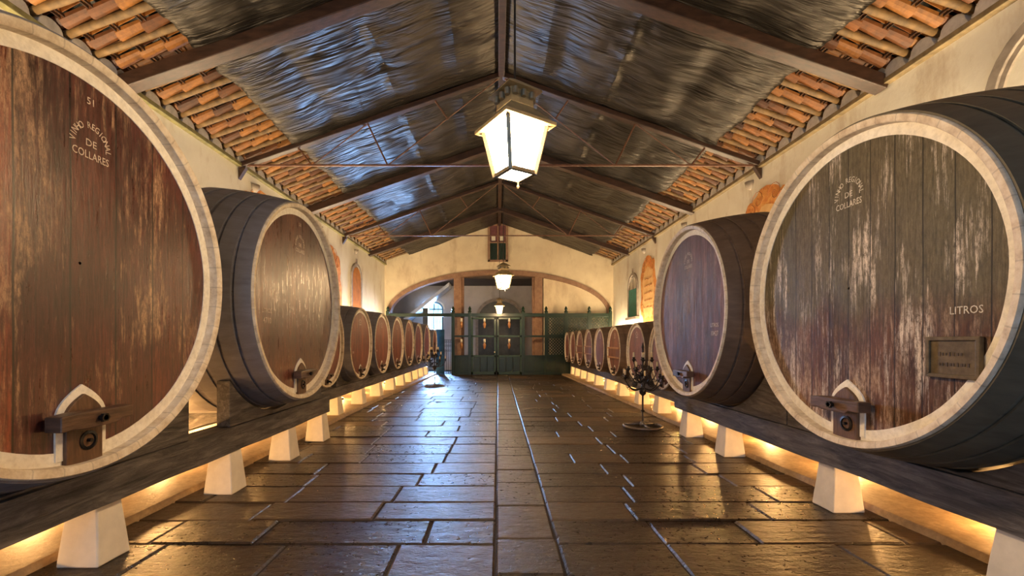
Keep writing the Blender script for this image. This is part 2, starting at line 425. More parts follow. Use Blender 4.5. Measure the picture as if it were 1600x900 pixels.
# raised stone margins below the casks
def margin(name, pts, xw, z=.07):
    mb = MB(); n = 120
    ys = [YB + (22.4-YB)*i/n for i in range(n+1)]
    def edge(y):
        for (y0,x0),(y1,x1) in zip(pts, pts[1:]):
            if y0 <= y <= y1: return x0+(x1-x0)*(y-y0)/(y1-y0)
    rows = []
    for y in ys:
        ex = edge(y) + .014*noise.noise(Vector((y*2.3, 0, 1))) ; s = 1 if xw > ex else -1
        zz = z + .006*noise.noise(Vector((y*1.7, 4, 1)))
        pr = [(ex-s*.004, -.03), (ex, zz*.55), (ex+s*.016, zz*.92), (ex+s*.05, zz), (ex+s*.5, zz), (xw, z)]
        rows.append([mb.bm.verts.new((a, y, b)) for a, b in pr])
    for u, v in zip(rows, rows[1:]):
        for k in range(len(u)-1): mb.face([u[k], u[k+1], v[k+1], v[k]])
    struct(smooth_by_angle(mb.build(name, M['curb']), 40))
margin('trim_2', [(YB,-3.42),(5,-3.42),(12,-3.42),(22.5,-3.1)], XL)
margin('trim_3', [(YB,3.80),(4.4,3.73),(9,3.60),(22.5,3.2)], XR)

# side walls (right wall has arched openings drawn with surrounds set on the wall)
mb = MB(); mb.box((XL-.4, YB-.4, 0), (XL, YE+.4, EZ)); mb.grid(3); struct(mb.build('wall_left', M['plaster']))
mb = MB(); mb.box((XR, YB-.4, 0), (XR+.4, YE+.4, EZ)); mb.grid(3); struct(mb.build('wall_right', M['plaster']))
# end wall with the wide arch; right bay of the arch is filled
def arch_pts(a, b, n=40, zc=3.1, t0=PI, t1=0):
    return [(XC-.03 + a*math.cos(t0+(t1-t0)*i/n), zc + b*math.sin(t0+(t1-t0)*i/n)) for i in range(n+1)]
mb = MB(); aw = arch_pts(5.62, 2.08)
top = []
for (x, z) in aw: top.append((x, roofz(x)+.12))
mb.strip(top, aw, 'y', YE, YE+.4)
mb.box((XL-.4, YE, 0), (aw[0][0], YE+.4, roofz(aw[0][0])+.1)); mb.box((aw[-1][0], YE, 0), (XR+.4, YE+.4, roofz(XR)+.3))
struct(mb.build('wall_end', M['plaster_end']))
mb = MB(); mb.strip(arch_pts(5.76, 2.24), arch_pts(5.55, 2.0), 'y', YE-.06, YE+.42); struct(mb.build('trim_4', M['archstone']))
# filled right bay
mb = MB(); pts = [p for p in arch_pts(5.6, 2.05, 60) if p[0] > 2.2]
mb.strip(pts, [(p[0], 0) for p in pts], 'y', YE+.06, YE+.3); struct(mb.build('wall_infill', M['plaster_end']))
# wall behind the camera with the entrance doorway
mb = MB(); mb.box((XL-.4, YB-.4, 0), (-3.5, YB, 8)); mb.box((0.9, YB-.4, 0), (XR+.4, YB, 8)); mb.box((-3.5, YB-.4, 4.8), (0.9, YB, 8))
struct(mb.build('wall_entrance', M['plaster']))
# roof deck
for s in (-1, 1):
    mb = MB(); xo = XC + s*6.35
    mb.prism([(XC, ZR+.2), (XC, ZR+.32), (xo, roofz(xo)+.32), (xo, roofz(xo)+.2)], 'y', YB-.5, 29)
    struct(mb.build('ceiling', M['doordark']))
# clay tiles: channel tiles between the poles, laid in courses up the slope
PS = .42
def tiles(s):
    mb = MB(); xe = (XL if s < 0 else XR) + s*.18; n = int((YE-YB)/PS)
    dirx = -s
    L = .36
    for k in range(n):
        yc = YB + (k+.5)*PS
        for half in (0, 1):
            y0 = yc - PS*.25 + half*PS*.5
            for c in range(6):
                mb.v = random.random()
                xa = xe + dirx*(c*L - .04); xb = xe + dirx*((c+1)*L)
                jz = random.uniform(-.008, .008)
                ra, rb = PS*.235*random.uniform(.93,1.05), PS*.19
                A = []; B = []
                for q in range(7):
                    a = PI*q/6; sg = -1 if half else 1
                    A.append(mb.bm.verts.new((xa, y0+ra*math.cos(a), roofz(xa)+.085 + jz + sg*.09*math.sin(a)*ra/.1 - .028)))
                    B.append(mb.bm.verts.new((xb, y0+rb*math.cos(a), roofz(xb)+.085 + jz + sg*.09*math.sin(a)*rb/.1 + .016)))
                for q in range(6): mb.face([A[q], A[q+1], B[q+1], B[q]])
                # laths' dark gap comes from the step between courses
    o = mb.build('ceiling', M['tile']); struct(o)
    md = o.modifiers.new('solid', 'SOLIDIFY'); md.thickness = .012
    # laths under the tiles
for s in (-1, 1):
    tiles(s)
    mb = MB(); xe = (XL if s < 0 else XR) + s*.18
    for c in range(1, 5):
        for dx in (0, .05):
            xa = xe - s*(c*.36 - .02 + dx); z = roofz(xa)+.040
            mb.bar((xa, YB, z), (xa, YE, z), .028, .018, (1,0,0))
    struct(mb.build('trim_%d' % (10 if s < 0 else 11), M['roofwood']))
# mortar scallops at the eaves and wall plates
for s, nm in ((-1, 'trim_5'), (1, 'trim_6')):
    mb = MB(); xw = XL if s < 0 else XR; n = int((YE-YB)/PS)
    for k in range(n):
        yc = YB + (k+.5)*PS
        pts = [(yc-.5*PS, roofz(xw)-.16)] + [(yc + .38*PS*math.cos(PI-PI*q/8), roofz(xw)-.06 + .13*math.sin(PI*q/8)) for q in range(9)] + [(yc+.5*PS, roofz(xw)-.16)]
        mb.prism(pts, 'x', xw-s*.07, xw+s*.2)
    struct(mb.build(nm, M['mortar'], bevel=.01))
mb = MB(); mb.box((XL-.35, YB, EZ-.01), (XL-.02, YE, roofz(XL)+.12)); mb.box((XR+.02, YB, EZ-.01), (XR+.35, YE, roofz(XR)+.12)); struct(mb.build('trim_7', M['mortar']))
mb = MB(); mb.box((XL-.05, YB, EZ-.15), (XL+.10, YE, EZ-.07)); struct(mb.build('trim_8', M['plateG'], bevel=.01))
mb = MB(); mb.box((XR-.10, YB, EZ-.17), (XR+.05, YE, EZ-.09)); struct(mb.build('trim_9', M['plate'], bevel=.01))

# back room
mb = MB()
# back wall with window opening (x -4.3..-3.2, z .9..4.1) and arch door recess
mb.box((-6.2, 26, 0), (-4.32, 26.2, 5.2)); mb.box((-3.22, 26, 0), (6.3, 26.2, 5.2)); mb.box((-4.32, 26, 0), (-3.22, 26.2, .7))
ap = [(-3.77+.55*math.cos(PI-PI*i/16), 3.6+.42*math.sin(PI*i/16)) for i in range(17)]
mb.strip([(p[0], 5.2) for p in ap], ap, 'y', 26, 26.2)
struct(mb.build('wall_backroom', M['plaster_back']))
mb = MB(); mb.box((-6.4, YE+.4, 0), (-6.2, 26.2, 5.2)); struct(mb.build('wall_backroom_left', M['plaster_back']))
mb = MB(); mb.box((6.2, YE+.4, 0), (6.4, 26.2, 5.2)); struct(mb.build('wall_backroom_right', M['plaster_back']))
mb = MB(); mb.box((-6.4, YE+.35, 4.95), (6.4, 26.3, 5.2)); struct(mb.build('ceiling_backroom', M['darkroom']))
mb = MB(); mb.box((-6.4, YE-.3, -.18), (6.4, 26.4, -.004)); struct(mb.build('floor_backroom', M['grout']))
# back room window
wn = bpy.data.objects.new('window_1', None); C.objects.link(wn); wn.location = (-3.77, 26.1, .7); struct(wn, 'arched bluish daylight window in the back room, left of the brown post', 'window')
mb = MB(); ao = [(.55*math.cos(PI-PI*i/16), 2.9+.42*math.sin(PI*i/16)) for i in range(17)]; ai = [(.47*math.cos(PI-PI*i/16), 2.9+.35*math.sin(PI*i/16)) for i in range(17)]
ao = [(-.55, 0)] + ao + [(.55, 0)]; ai = [(-.47, 0)] + ai + [(.47, 0)]
mb.strip(ao, ai, 'y', -.06, .04); mb.box((-.5,-.05,0), (.5,.03,.08)); mb.box((-.03,-.04,0), (.03,.02,3.2)); mb.box((-.5,-.04,1.2), (.5,.02,1.26)); mb.box((-.5,-.04,2.85),(.5,.02,2.91))
for xx in (-.25, .25): mb.box((xx-.012,-.03,0), (xx+.012,.01,3.1))
mb.build('window_frame', M['teal'], wn)
mb = MB(); mb.prism([(-.5, 0)] + [(.5*math.cos(PI-PI*i/16), 2.9+.38*math.sin(PI*i/16)) for i in range(17)] + [(.5, 0)], 'y', -.008, .0); mb.build('pane', M['glass'], wn)
mb = MB(); bo = [(.66*math.cos(PI-PI*i/16), 2.9+.53*math.sin(PI*i/16)) for i in range(17)]; bi = [(.56*math.cos(PI-PI*i/16), 2.9+.43*math.sin(PI*i/16)) for i in range(17)]
mb.strip(bo, bi, 'y', -.16, -.06); mb.build('window_surround', M['cream'], wn)

# arched dark door of the back room
dr = bpy.data.objects.new('door_1', None); C.objects.link(dr); dr.location = (.1, 26, 0); struct(dr, 'dark arched double door in the back room behind the gate', 'door')
mb = MB(); oo = [(-1.42,0)] + [(1.42*math.cos(PI-PI*i/24), 3.0+1.25*math.sin(PI*i/24)) for i in range(25)] + [(1.42,0)]
ii = [(-1.25,0)] + [(1.25*math.cos(PI-PI*i/24), 3.0+1.05*math.sin(PI*i/24)) for i in range(25)] + [(1.25,0)]
mb.strip(oo, ii, 'y', -.12, .0); mb.build('door_frame', M['windowstone'], dr)
mb = MB(); mb.prism(ii, 'y', -.05, -.01); mb.build('door_leaf', M['doordark'], dr)
# brown posts under the arch
for k, (a, b) in enumerate(((-2.26, -1.87), (1.88, 2.28))):
    mb = MB(); zt = 3.1 + 2.02*math.sqrt(1-((a+b)/2/5.6)**2)
    mb.box((a, YE-.02, 0), (b, YE+.38, zt)); mb.box((b if k == 0 else a-.12, YE+.1, 0), (b+.12 if k == 0 else a, YE+.36, zt))
    o = mb.build('arch_post', M['archstone'], bevel=.015)
    tag(o, 'brown square post under the arch, %s of the central gate' % ('left' if k == 0 else 'right'), 'post')
# stairs in the back room
st = thing('staircase', (-5.2, 24.4, 0), 0, 'sloping pale underside of a staircase in the back room, left of the window', 'staircase')
mb = MB(); mb.prism([(-.9, 2.25), (2.5, 4.95), (2.5, 4.75), (-.9, 2.0)], 'y', 0, 1.2); mb.build('stringer', M['stairs'], st)
mb = MB(); mb.box((-.2,.1,0), (0.05,.4,2.7)); mb.box((1.0,.3,0), (1.3,.6,3.55)); mb.build('stair_post', M['doordark'], st)
# roof-level hatch of the end wall
h = bpy.data.objects.new('window_2', None); C.objects.link(h); h.location = (0, YE-.04, 5.75); struct(h, 'narrow brown framed hatch window high in the gable above the arch', 'window')
mb = MB()
mb.box((-.52,-.06,0), (-.40,.05,1.95)); mb.box((.40,-.06,0), (.52,.05,1.95)); mb.box((-.52,-.06,0), (.52,.05,.10)); mb.box((-.52,-.05,1.85),(.52,.05,1.95)); mb.box((-.03,-.05,0),(.03,.05,1.9)); mb.box((-.4,-.05,.95),(.4,.05,1.02))
mb.build('window_frame', M['archstone'], h, bevel=.008)
mb = MB()
for i in range(8): mb.box((-.4+i*.1+.008,-.03,.1), (-.4+(i+1)*.1-.008,.03,.95))
mb.build('shutter', M['green'], h)
mb = MB(); mb.box((-.4,-.01,1.02), (.4,.03,1.85)); mb.build('pane', simple('hatch_pane', (.16,.06,.06), .3), h)
mb = MB()
for a, b in ((-.33,.52-.4),(.1,.33)): mb.box((a,-.02,1.08), (a+.2,-.012,1.3))
mb.build('paper_notice', M['cream'], h)
# ================================================================= ROOF TIMBERS
ridge = MB(); ridge.box((XC-.07, YB, ZR-.27), (XC+.07, YE, ZR-.02)); tag(ridge.build('ridge_beam', M['roofwood'], bevel=.01), 'dark brown ridge beam running along the top of the roof', 'beam')
TR = [3.45, 6.75, 9.9, 13.3, 16.5, 19.8]
tn = ['nearest roof truss, its rafters above the top edge of the view', 'thick dark brown rafter pair in front of the near lantern', 'slim roof truss with long tie rod behind the near lantern',
      'thick brown rafter pair without tie rod, beyond the long tie rod', 'second slim truss with tie rod, farther down the hall', 'last rafter pair before the end wall']
for k, Y in enumerate(TR):
    t = thing('roof_truss', (XC, Y, EZ-.05), 0, tn[k], 'roof truss', 'roof trusses along the hall')
    tied = k % 2 == 0; w_, h_ = (.11, .15) if tied else (.20, .22)
    for s in (-1, 1):
        xw = (XL if s < 0 else XR) - XC
        z0 = roofz(xw+XC) - (EZ-.05) - h_*.55 - .07; z1 = ZR-(EZ-.05) - h_*.55 - .07
        x_in = xw - s*.01
        mb = MB(); mb.bar((x_in, 0, z0), (0, 0, z1-.05), w_, h_, (0,1,0)); mb.build('rafter', M['roofwood'], t, bevel=.012)
        if not tied: continue
        mb = MB(); mb.prism([(x_in, z0-.30), (x_in-s*.16, z0-.05), (x_in, z0-.02)], 'y', -.05, .05); mb.build('bracket', M['roofwood'], t)
    if tied:
        zt = 5.66-(EZ-.05)-.02
        for a, b in ((XL-XC+.02, 0), (0, XR-XC-.02)):
            pass
        mb = MB(); mb.bar((XL-XC+.02, 0, zt), (XR-XC-.02, 0, zt), .035, .045, (0,1,0)); mb.build('tie_rod', M['rod'], t)
        for s in (-1, 1):
            def rz(x): return roofz(XC+x)-(EZ-.05)-.22
            mb = MB(); mb.tube([(s*.06, 0, rz(0)-.05), (s*2.55, 0, zt)], .014, 6); mb.build('brace_rod', M['rod'], t)
            for xa, xb in ((3.0, 2.55), (1.5, 1.2)):
                mb = MB(); xb2 = xb; zb = zt if xa == 3.0 else (rz(0)-.05) + (zt-rz(0)+.05)*(xb/2.55)
                mb.tube([(s*xa, 0, rz(xa)), (s*xb2, 0, zb)], .02, 6); mb.build('strut', M['rod'], t)
            mb = MB(); mb.tube([(s*4.55, 0, rz(4.55)), (s*4.25, 0, zt)], .02, 6); mb.build('strut', M['rod'], t)
            mb = MB(); mb.tube([(s*3.0, .0, rz(3.0)), (s*4.25, 0, zt)], .012, 6); mb.build('brace_rod', M['rod'], t)

bayname = lambda y: ('before the thick near rafters' if y < 6.75 else 'beyond the thick near rafters' if y < 9.9 else
    'beyond the long tie rod' if y < 13.3 else 'beyond the second thick rafters' if y < 16.5 else
    'beyond the far tie rod' if y < 19.8 else 'beyond the last truss')
for s in (-1, 1):
    xw = XL if s < 0 else XR; n = int((YE-YB)/PS)
    protos = []
    for q in range(5):
        mb = MB(); random.seed(50+q)
        x0, x1 = xw - s*.015, 4.1*s; pts = []
        for i in range(9):
            x = x0 + (x1-x0)*i/8
            pts.append((x - x0, .012*noise.noise(Vector((x*1.3, q*5, 0))), roofz(x)-roofz(x0) - .012 + .01*noise.noise(Vector((x*1.6, q*3, 7)))))
        mb.tube(pts, [.050+.008*noise.noise(Vector((i, q, 0))) for i in range(9)], 9, .05)
        protos.append((mb.build('rafter_pole', M['pole'], smooth=True), x0)); 
    used = set(); cnt = {}
    for k in range(n):
        y = YB + (k+1)*PS
        if y < 4.0 or y > YE-.1: continue
        if min(abs(y-T) for T in TR) < .14: continue
        q = k % 5; p, x0 = protos[q]
        o = p if q not in used else p.copy()
        if q in used: C.objects.link(o)
        used.add(q)
        o.location = (x0, y, roofz(x0))
        side = 'left' if s < 0 else 'right'
        bn = bayname(y); cnt[bn] = cnt.get(bn, 0)+1
        tag(o, '%s round roof pole %s, under the %s eave tiles' % ('first' if cnt[bn] == 1 else ORD[cnt[bn]-1], bn, side), 'roof pole', 'roof poles under the %s eave tiles' % side)
random.seed(11)

# plastic sheeting, one run per bay and slope
bays = [3.45-3.0] + TR + [YE]
bl = ['before the nearest truss', 'in the foreground above the casks', 'around the near lantern', 'just beyond the long tie rod', 'above the middle of the hall', 'beyond the far tie rod', 'next to the end wall']
for k, (ya, yb) in enumerate(zip(bays, bays[1:])):
    for s in (-1, 1):
        mb = MB(); nx, ny = 70, 90
        el = mb.bm.verts.layers.float.new('edge')
        G = []; off = random.uniform(0, 50)
        for i in range(nx+1):
            u = i/nx; row = []
            for j in range(ny+1):
                v = j/ny; y = ya+.02 + (yb-ya-.04)*v
                fr = .10*noise.noise(Vector((y*1.1, off, 0))) + .05*noise.noise(Vector((y*4, off, 2)))
                xo = 4.62 + fr + (.12 if s > 0 else 0); ax = .0 + xo*u
                x = XC + s*ax
                # sheets are nailed to purlins: sag between them, ruffled at seams
                pz = abs(math.sin(PI*ax/1.2)); sag = .05*pz*(math.sin(PI*v)**.5)
                e = max(math.exp(-abs(u-1)*9), math.exp(-min(v, 1-v)*(yb-ya)*2.2)*.8, math.exp(-abs(ax-2.25)*5)*.8, math.exp(-abs(ax-.9)*5)*.5)
                wr = noise.noise(Vector((ax*.8, y*6.5, off)))*.7 + noise.noise(Vector((ax*1.5, y*14, off+3)))*.3
                ru = .05*noise.noise(Vector((ax*3, y*4, off)))*math.exp(-((ax-2.25)/.08)**2)
                z = roofz(x) - .115 - sag + e*wr*.065 + ru + .012*noise.noise(Vector((ax*2, y*2, off)))
                if u > .985: z += .02
                vt = mb.bm.verts.new((x, y, z)); vt[el] = e; row.append(vt)
            G.append(row)
        for i in range(nx):
            for j in range(ny): mb.face([G[i][j], G[i+1][j], G[i+1][j+1], G[i][j+1]])
        o = mb.build('plastic_sheeting', M['sheet'], smooth=True)
        m = o.modifiers.new('solid', 'SOLIDIFY'); m.thickness = .004
        tag(o, 'black wrinkled plastic sheeting on the %s roof slope, %s' % ('left' if s < 0 else 'right', bl[k]), 'plastic sheeting', 'black sheeting under the roof')

# ================================================================= CASKS
def ring_attr(o, nst, axis_z):
    """attribute: angular distance to the nearest stave joint"""
    me = o.data; a = me.attributes.new('joint', 'FLOAT', 'POINT')
    for v in me.vertices:
        pass
def cask(name, x, y, zc, R, L, b, side, label, group, mhead, mstave, texts=None, board=False, plaque=False, hs=1.0, big=True, paint='stencil', emblem=True, number=None):
    Rb = R + b
    root = thing(name, (x, y, zc-Rb), 0 if side < 0 else PI, label, 'cask', group)
    z0 = Rb; N = 96 if big else 56
    def rad(t): return R + b*(1-(2*t-1)**2)
    # body: staves slightly faceted, open ring at front
    ns = 44 if big else 26
    mb = MB(); jl = mb.bm.verts.layers.float.new('joint')
    rings = []
    prof = [(R-.07*R/1.3*.8, -.10*hs-.01)]
    for i in range(25):
        t = i/24; prof.append((rad(t), -.012 - t*(L-.012)))
    prof += [(R-.1, -L), (R-.1, -L+.06), (.01, -L+.06)]
    K = ns*4
    for r, h in prof:
        ring = []
        for k in range(K):
            a = 2*PI*k/K; e = (k % 4) == 0
            v = mb.bm.verts.new((h, (r-(.0015 if e else 0))*math.cos(a), z0+(r-(.0015 if e else 0))*math.sin(a)))
            v[jl] = 0 if e else (.15 if k % 4 != 2 else .3); ring.append(v)
        rings.append(ring)
    for u, v in zip(rings, rings[1:]):
        for k in range(K): mb.face([u[k], u[(k+1)%K], v[(k+1)%K], v[k]])
    smooth_by_angle(mb.build('staves', M[mstave], root), 40)
    # chime ring
    mb = MB(); jl = mb.bm.verts.layers.float.new('joint'); cw = .052*R/1.3
    prof = [(R+.006, -.10), (R+.007, -.012), (R-.002, .002), (R-cw*.8, -.004), (R-cw, -.014), (R-cw-.006, -.105*hs)]
    rings = []
    for r, h in prof:
        ring = []
        for k in range(K):
            a = 2*PI*k/K; e = (k % 4) == 0; rr = r + .0015*noise.noise(Vector((math.cos(a)*4, math.sin(a)*4, R*9)))
            v = mb.bm.verts.new((h, rr*math.cos(a), z0+rr*math.sin(a))); v[jl] = 0 if e else .2; ring.append(v)
        rings.append(ring)
    for u, v in zip(rings, rings[1:]):
        for k in range(K): mb.face([u[k], u[(k+1)%K], v[(k+1)%K], v[k]])
    smooth_by_angle(mb.build('rim', M['chime'], root), 40)
    # head boards
    xh = -.085*hs
    mb = MB(); mb.lathe([(.01, xh), (R-cw, xh), (R-cw, xh-.04), (.01, xh-.04)], 'x', (0,0,z0), N, cap=False)
    for f in mb.bm.faces: pass
    hd = mb.build('head_boards', M[mhead], root)
    # white painted band with its inward corners at the hatch
    Ro, Ri = R-cw-.002, R*(.895 if big else .88)
    mb = MB(); pts_o = []; pts_i = []
    for k in range(N+1):
        a = 2*PI*k/N; wv = .006*noise.noise(Vector((math.cos(a)*3, math.sin(a)*3, R*3)))
        pts_o.append((Ro*math.cos(a), z0+Ro*math.sin(a))); pts_i.append(((Ri+wv)*math.cos(a), z0+(Ri+wv)*math.sin(a)))
    mb.strip(pts_o, pts_i, 'x', xh, xh+.006); mb.build('painted_band', M['paint'], root)
    # hoops
    hp = (.036, .104, .172, .245, .33, .67, .755, .828, .896, .964) if big else (.045, .135, .225, .33, .67, .775, .865, .955)
    for t in hp:
        mb = MB(); w2 = (.076 if big else .07)/L; th = .014 if big else .011
        mb.lathe([(rad(t-w2)+.0, -(t-w2)*L), (rad(t-w2)+th, -(t-w2)*L), (rad(t+w2)+th, -(t+w2)*L), (rad(t+w2)+.0, -(t+w2)*L)], 'x', (0,0,z0), K, cap=False)
        smooth_by_angle(mb.build('hoop', M[mstave], root), 30)
    # hatch
    s = hs; zb = z0 - Ri - .03*s; zbar = z0 - .76*Ri - .05*s; zt = z0 - .69*Ri + .06*s
    zt = z0 - R*.585; zbar = z0 - R*.745; w0 = .125*s
    def archp(w, ztop, zbot):
        zsp = zbar + .02*s; p = [(-w, zbot)]
        for i in range(9):
            a = i/8; p.append((-w*(1-a**1.75) if i < 8 else 0, zsp + (ztop-zsp)*a**.92))
        p += [(-q[0], q[1]) for q in p[-2::-1]]
        return p
    mb = MB(); o_ = archp(w0+.045*s, zt, z0-Ri*1.04); i_ = archp(w0, zt-.06*s, z0-Ri*1.04); mb.strip(o_, i_, 'x', xh+.001, xh+.014*s)
    mb.build('hatch_border', M['paint'], root)
    mb = MB(); mb.prism(archp(w0, zt-.06*s, z0-Ri*1.085)[::-1], 'x', xh, xh+.035*s); hd2 = mb.build('hatch_door', M['darkwood'], root, bevel=.006)
    mb = MB(); hb = .052*s; pr = [(-.255*s, zbar-hb), (-.255*s, zbar+hb*.8), (-.14*s, zbar+hb), (.14*s, zbar+hb*.9), (.255*s, zbar+hb), (.255*s, zbar-hb*.6), (.16*s, zbar-hb*.6), (.13*s, zbar-hb*1.05), (-.13*s, zbar-hb*1.1), (-.17*s, zbar-hb*.9)]
    mb.prism(pr, 'x', xh+.03*s, xh+.135*s); mb.build('crossbar', M['barwood'], root, bevel=.008*s)
    mb = MB(); mb.tube([(xh+.02, 0, zbar), (xh+.17*s, 0, zbar)], .018*s, 8); mb.lathe([(.03*s,0),(.03*s,.02*s)], 'x', (xh+.15*s, .0, zbar), 6)
    mb.build('hatch_bolt', M['black'], root)
    mb = MB(); zt2 = zbar-.17*s
    if big: mb.lathe([(.062*s,0),(.062*s,.012*s),(.045*s,.016*s),(.04*s,.004*s),(.012*s,.004*s),(.012*s,.03*s)], 'x', (xh+.03*s, .02, zt2+.02), 18)
    else: mb.lathe([(.055*s,0),(.06*s,.015*s),(.035*s,.05*s),(.03*s,.09*s)], 'x', (xh+.03*s, 0, zt2), 14); mb.tube([(xh+.09*s,0,zt2+.01*s),(xh+.13*s,.01*s,zt2),(xh+.14*s,.03*s,zt2-.04*s)], .02*s, 8)
    mb.build('tap', M['black'], root)
    # stencils
    if emblem:
        mb = MB(); e = .62 if not big else 1; zc_ = z0 + .59*R; ra = .125*e; xs = xh+.003; yc_ = .075 if number == '51' else 0
        word = 'VINHO REGIONAL'
        for i, ch in enumerate(word):
            if ch == ' ': continue
            a = math.radians(178 - 176*i/(len(word)-1)); put_text(mb, ch, .060*e, yc_+ra*math.cos(a), zc_ + ra*math.sin(a)*1.05, xs, a-PI/2, .8)
        put_text(mb, 'DE', .066*e, yc_, zc_+.015*e, xs); put_text(mb, 'COLLARES', .070*e, yc_, zc_-.065*e, xs, 0, .8)
        mb.build('stencil_lettering', M[paint], root)
        if number: mb = MB(); put_text(mb, number, .065*e, yc_, zc_+.29*e, xs); mb.build('stencil_number', M[paint], root)
    for (tx, sz, ty, tz) in texts or ():
        mb = MB(); put_text(mb, tx, sz, ty, z0+tz, xh+.003, 0, .9); mb.build('stencil_lettering', M[paint], root)
    if board:
        mb = MB(); hw = math.sqrt(Ri**2-.1**2)*.98
        mb.box((xh, -hw, z0-.19), (xh+.03, hw, z0+.06)); mb.build('cross_plank', M[mhead], root)
        for dz in (-.21, .06):
            mb = MB(); mb.box((xh, -hw, z0+dz), (xh+.06, hw, z0+dz+.045)); mb.build('batten', simple('batten_wood', (.33,.17,.09)), root)
    if plaque:
        py, pz = .84, z0-.53
        mb = MB(); mb.box((xh+.004, py-.155, pz-.12), (xh+.02, py+.155, pz+.12)); pl = mb.build('plaque', M['plaque'], root)
        mb = MB(); o_ = [(py-.165,pz-.13),(py+.165,pz-.13),(py+.165,pz+.13),(py-.165,pz+.13),(py-.165,pz-.13)]; i_ = [(py-.14,pz-.105),(py+.14,pz-.105),(py+.14,pz+.105),(py-.14,pz+.105),(py-.14,pz-.105)]
        mb.strip(o_, i_, 'x', xh+.004, xh+.035); mb.build('plaque_frame', M['plaque'], pl, bevel=.004)
        # worn relief lettering, no longer legible
        for row, zz in enumerate((.02, -.045)):
            mb = MB()
            for q in range(9 if row else 7):
                cy = py - .09 + .022*q; hh = random.uniform(.008,.013)
                mb.box((xh+.02, cy, pz+zz-hh), (xh+.023, cy+random.uniform(.008,.016), pz+zz+hh))
            mb.build('plaque_relief', M['plaque_text'], pl)
    return root

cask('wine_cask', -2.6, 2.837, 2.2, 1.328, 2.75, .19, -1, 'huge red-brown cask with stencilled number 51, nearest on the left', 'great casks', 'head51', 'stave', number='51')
cask('wine_cask', -2.6, 5.987, 2.223, 1.289, 2.75, .19, -1, 'huge plum-brown glossy cask with staves tinted daylight blue, second on the left', 'great casks', 'head50', 'stave', number='50',
     texts=[('LITROS', .075, -.86, -.17), ('4710', .10, -.85, -.285)])
cask('wine_cask', 2.764, 3.586, 2.128, 1.264, 2.75, .19, 1, 'huge mossy grey-brown cask with a bronze plaque, nearest on the right', 'great casks', 'headR1', 'staveG', paint='stencilR',
     texts=[('LITROS', .068, .90, -.24)], plaque=True)
cask('wine_cask', 2.764, 6.606, 2.14, 1.246, 2.75, .19, 1, 'huge purple-brown cask with pale blue rim, second on the right', 'great casks', 'headR2', 'staveR',
     texts=[('LITROS', .075, .80, -.23), ('10427', .09, .80, -.34)])
YL = [8.50, 10.6, 12.55, 14.45, 16.35, 18.24, 20.12, 21.86]
lab = ['smaller cask half hidden behind the second great cask on the left', 'first fully visible red-headed small cask in the left row',
       'second fully visible red-headed small cask in the left row', 'third fully visible small cask in the left row', 'fourth visible small cask in the left row',
       'fifth visible small cask in the left row', 'sixth visible small cask, behind the left candelabrum', 'last small cask of the left row, beside the opening']
cp = None
for k, Y in enumerate(YL):
    if k == 0:
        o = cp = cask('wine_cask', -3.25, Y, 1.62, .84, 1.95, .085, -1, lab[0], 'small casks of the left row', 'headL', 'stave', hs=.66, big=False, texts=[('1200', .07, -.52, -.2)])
    else: o = copy_tree(cp)
    o.location = (-3.25 if k < 6 else -3.2 if k == 6 else -3.1, Y, (1.66 if k == 0 else 1.64 if k < 5 else 1.60)-.925)
    if k == 7: o.scale = (.83,.83,.83); o.location.z += .12
    o['label'] = lab[k]
YR = [8.98, 10.65, 12.67, 14.48, 16.25, 17.95, 19.6, 21.25]
lab = ['small cask half hidden behind the second great cask on the right', 'small cask directly behind the right candelabrum', 'small cask with horizontal plank left of the right candelabrum',
       'small cask without plank between two planked ones in the right row', 'second small cask with horizontal plank in the right row', 'third small cask with horizontal plank in the right row',
       'second last small cask of the right row', 'last small cask of the right row, beside the green fence']
pa = cask('wine_cask', 3.3, YR[0], 1.42, .70, 1.95, .075, 1, lab[0], 'small casks of the right row', 'headR', 'staveR', hs=.6, big=False)
pb = cask('wine_cask', 3.3, YR[2], 1.42, .70, 1.95, .075, 1, lab[2], 'small casks of the right row', 'headR', 'staveR', hs=.6, big=False, board=True)
for k, Y in enumerate(YR):
    if k == 0: o = pa
    elif k == 2: o = pb
    else: o = copy_tree(pb if k in (4, 5) else pa)
    o.location = (3.3, Y, 1.42-.775); o['label'] = lab[k]

# ---------------------------------------------------------------- beams, saddles, piers
def rough_beam(name, a, b, label, group=None, cuts=(4, 60, 4), amp=.012, mat='beam'):
    mb = MB(); (x0,y0,z0), (x1,y1,z1) = a, b; nx, ny, nz = cuts
    # surface grid
    def P(i, j, k): return (x0+(x1-x0)*i/nx, y0+(y1-y0)*j/ny, z0+(z1-z0)*k/nz)
    V = {}
    def g(i, j, k):
        if (i,j,k) not in V:
            p = Vector(P(i,j,k)); p += amp*noise.noise_vector(Vector((p.x*4, p.y*1.6, p.z*4)))
            V[(i,j,k)] = mb.bm.verts.new(p)
        return V[(i,j,k)]
    for j in range(ny):
        for i in range(nx):
            for k in (0, nz): mb.face([g(i,j,k), g(i+1,j,k), g(i+1,j+1,k), g(i,j+1,k)])
        for k in range(nz):
            for i in (0, nx): mb.face([g(i,j,k), g(i,j+1,k), g(i,j+1,k+1), g(i,j,k+1)])
    for i in range(nx):
        for k in range(nz):
            for j in (0, ny): mb.face([g(i,j,k), g(i+1,j,k), g(i+1,j,k+1), g(i,j,k+1)])
    o = smooth_by_angle(mb.build(name, M[mat]), 40); return tag(o, label, 'beam', group)
ZB, ZT = .455, .735
rough_beam('support_beam', (-3.21,-.8,ZB), (-2.97,7.8,ZT), 'heavy grey timber beam carrying the two great casks on the left', 'cask beams')
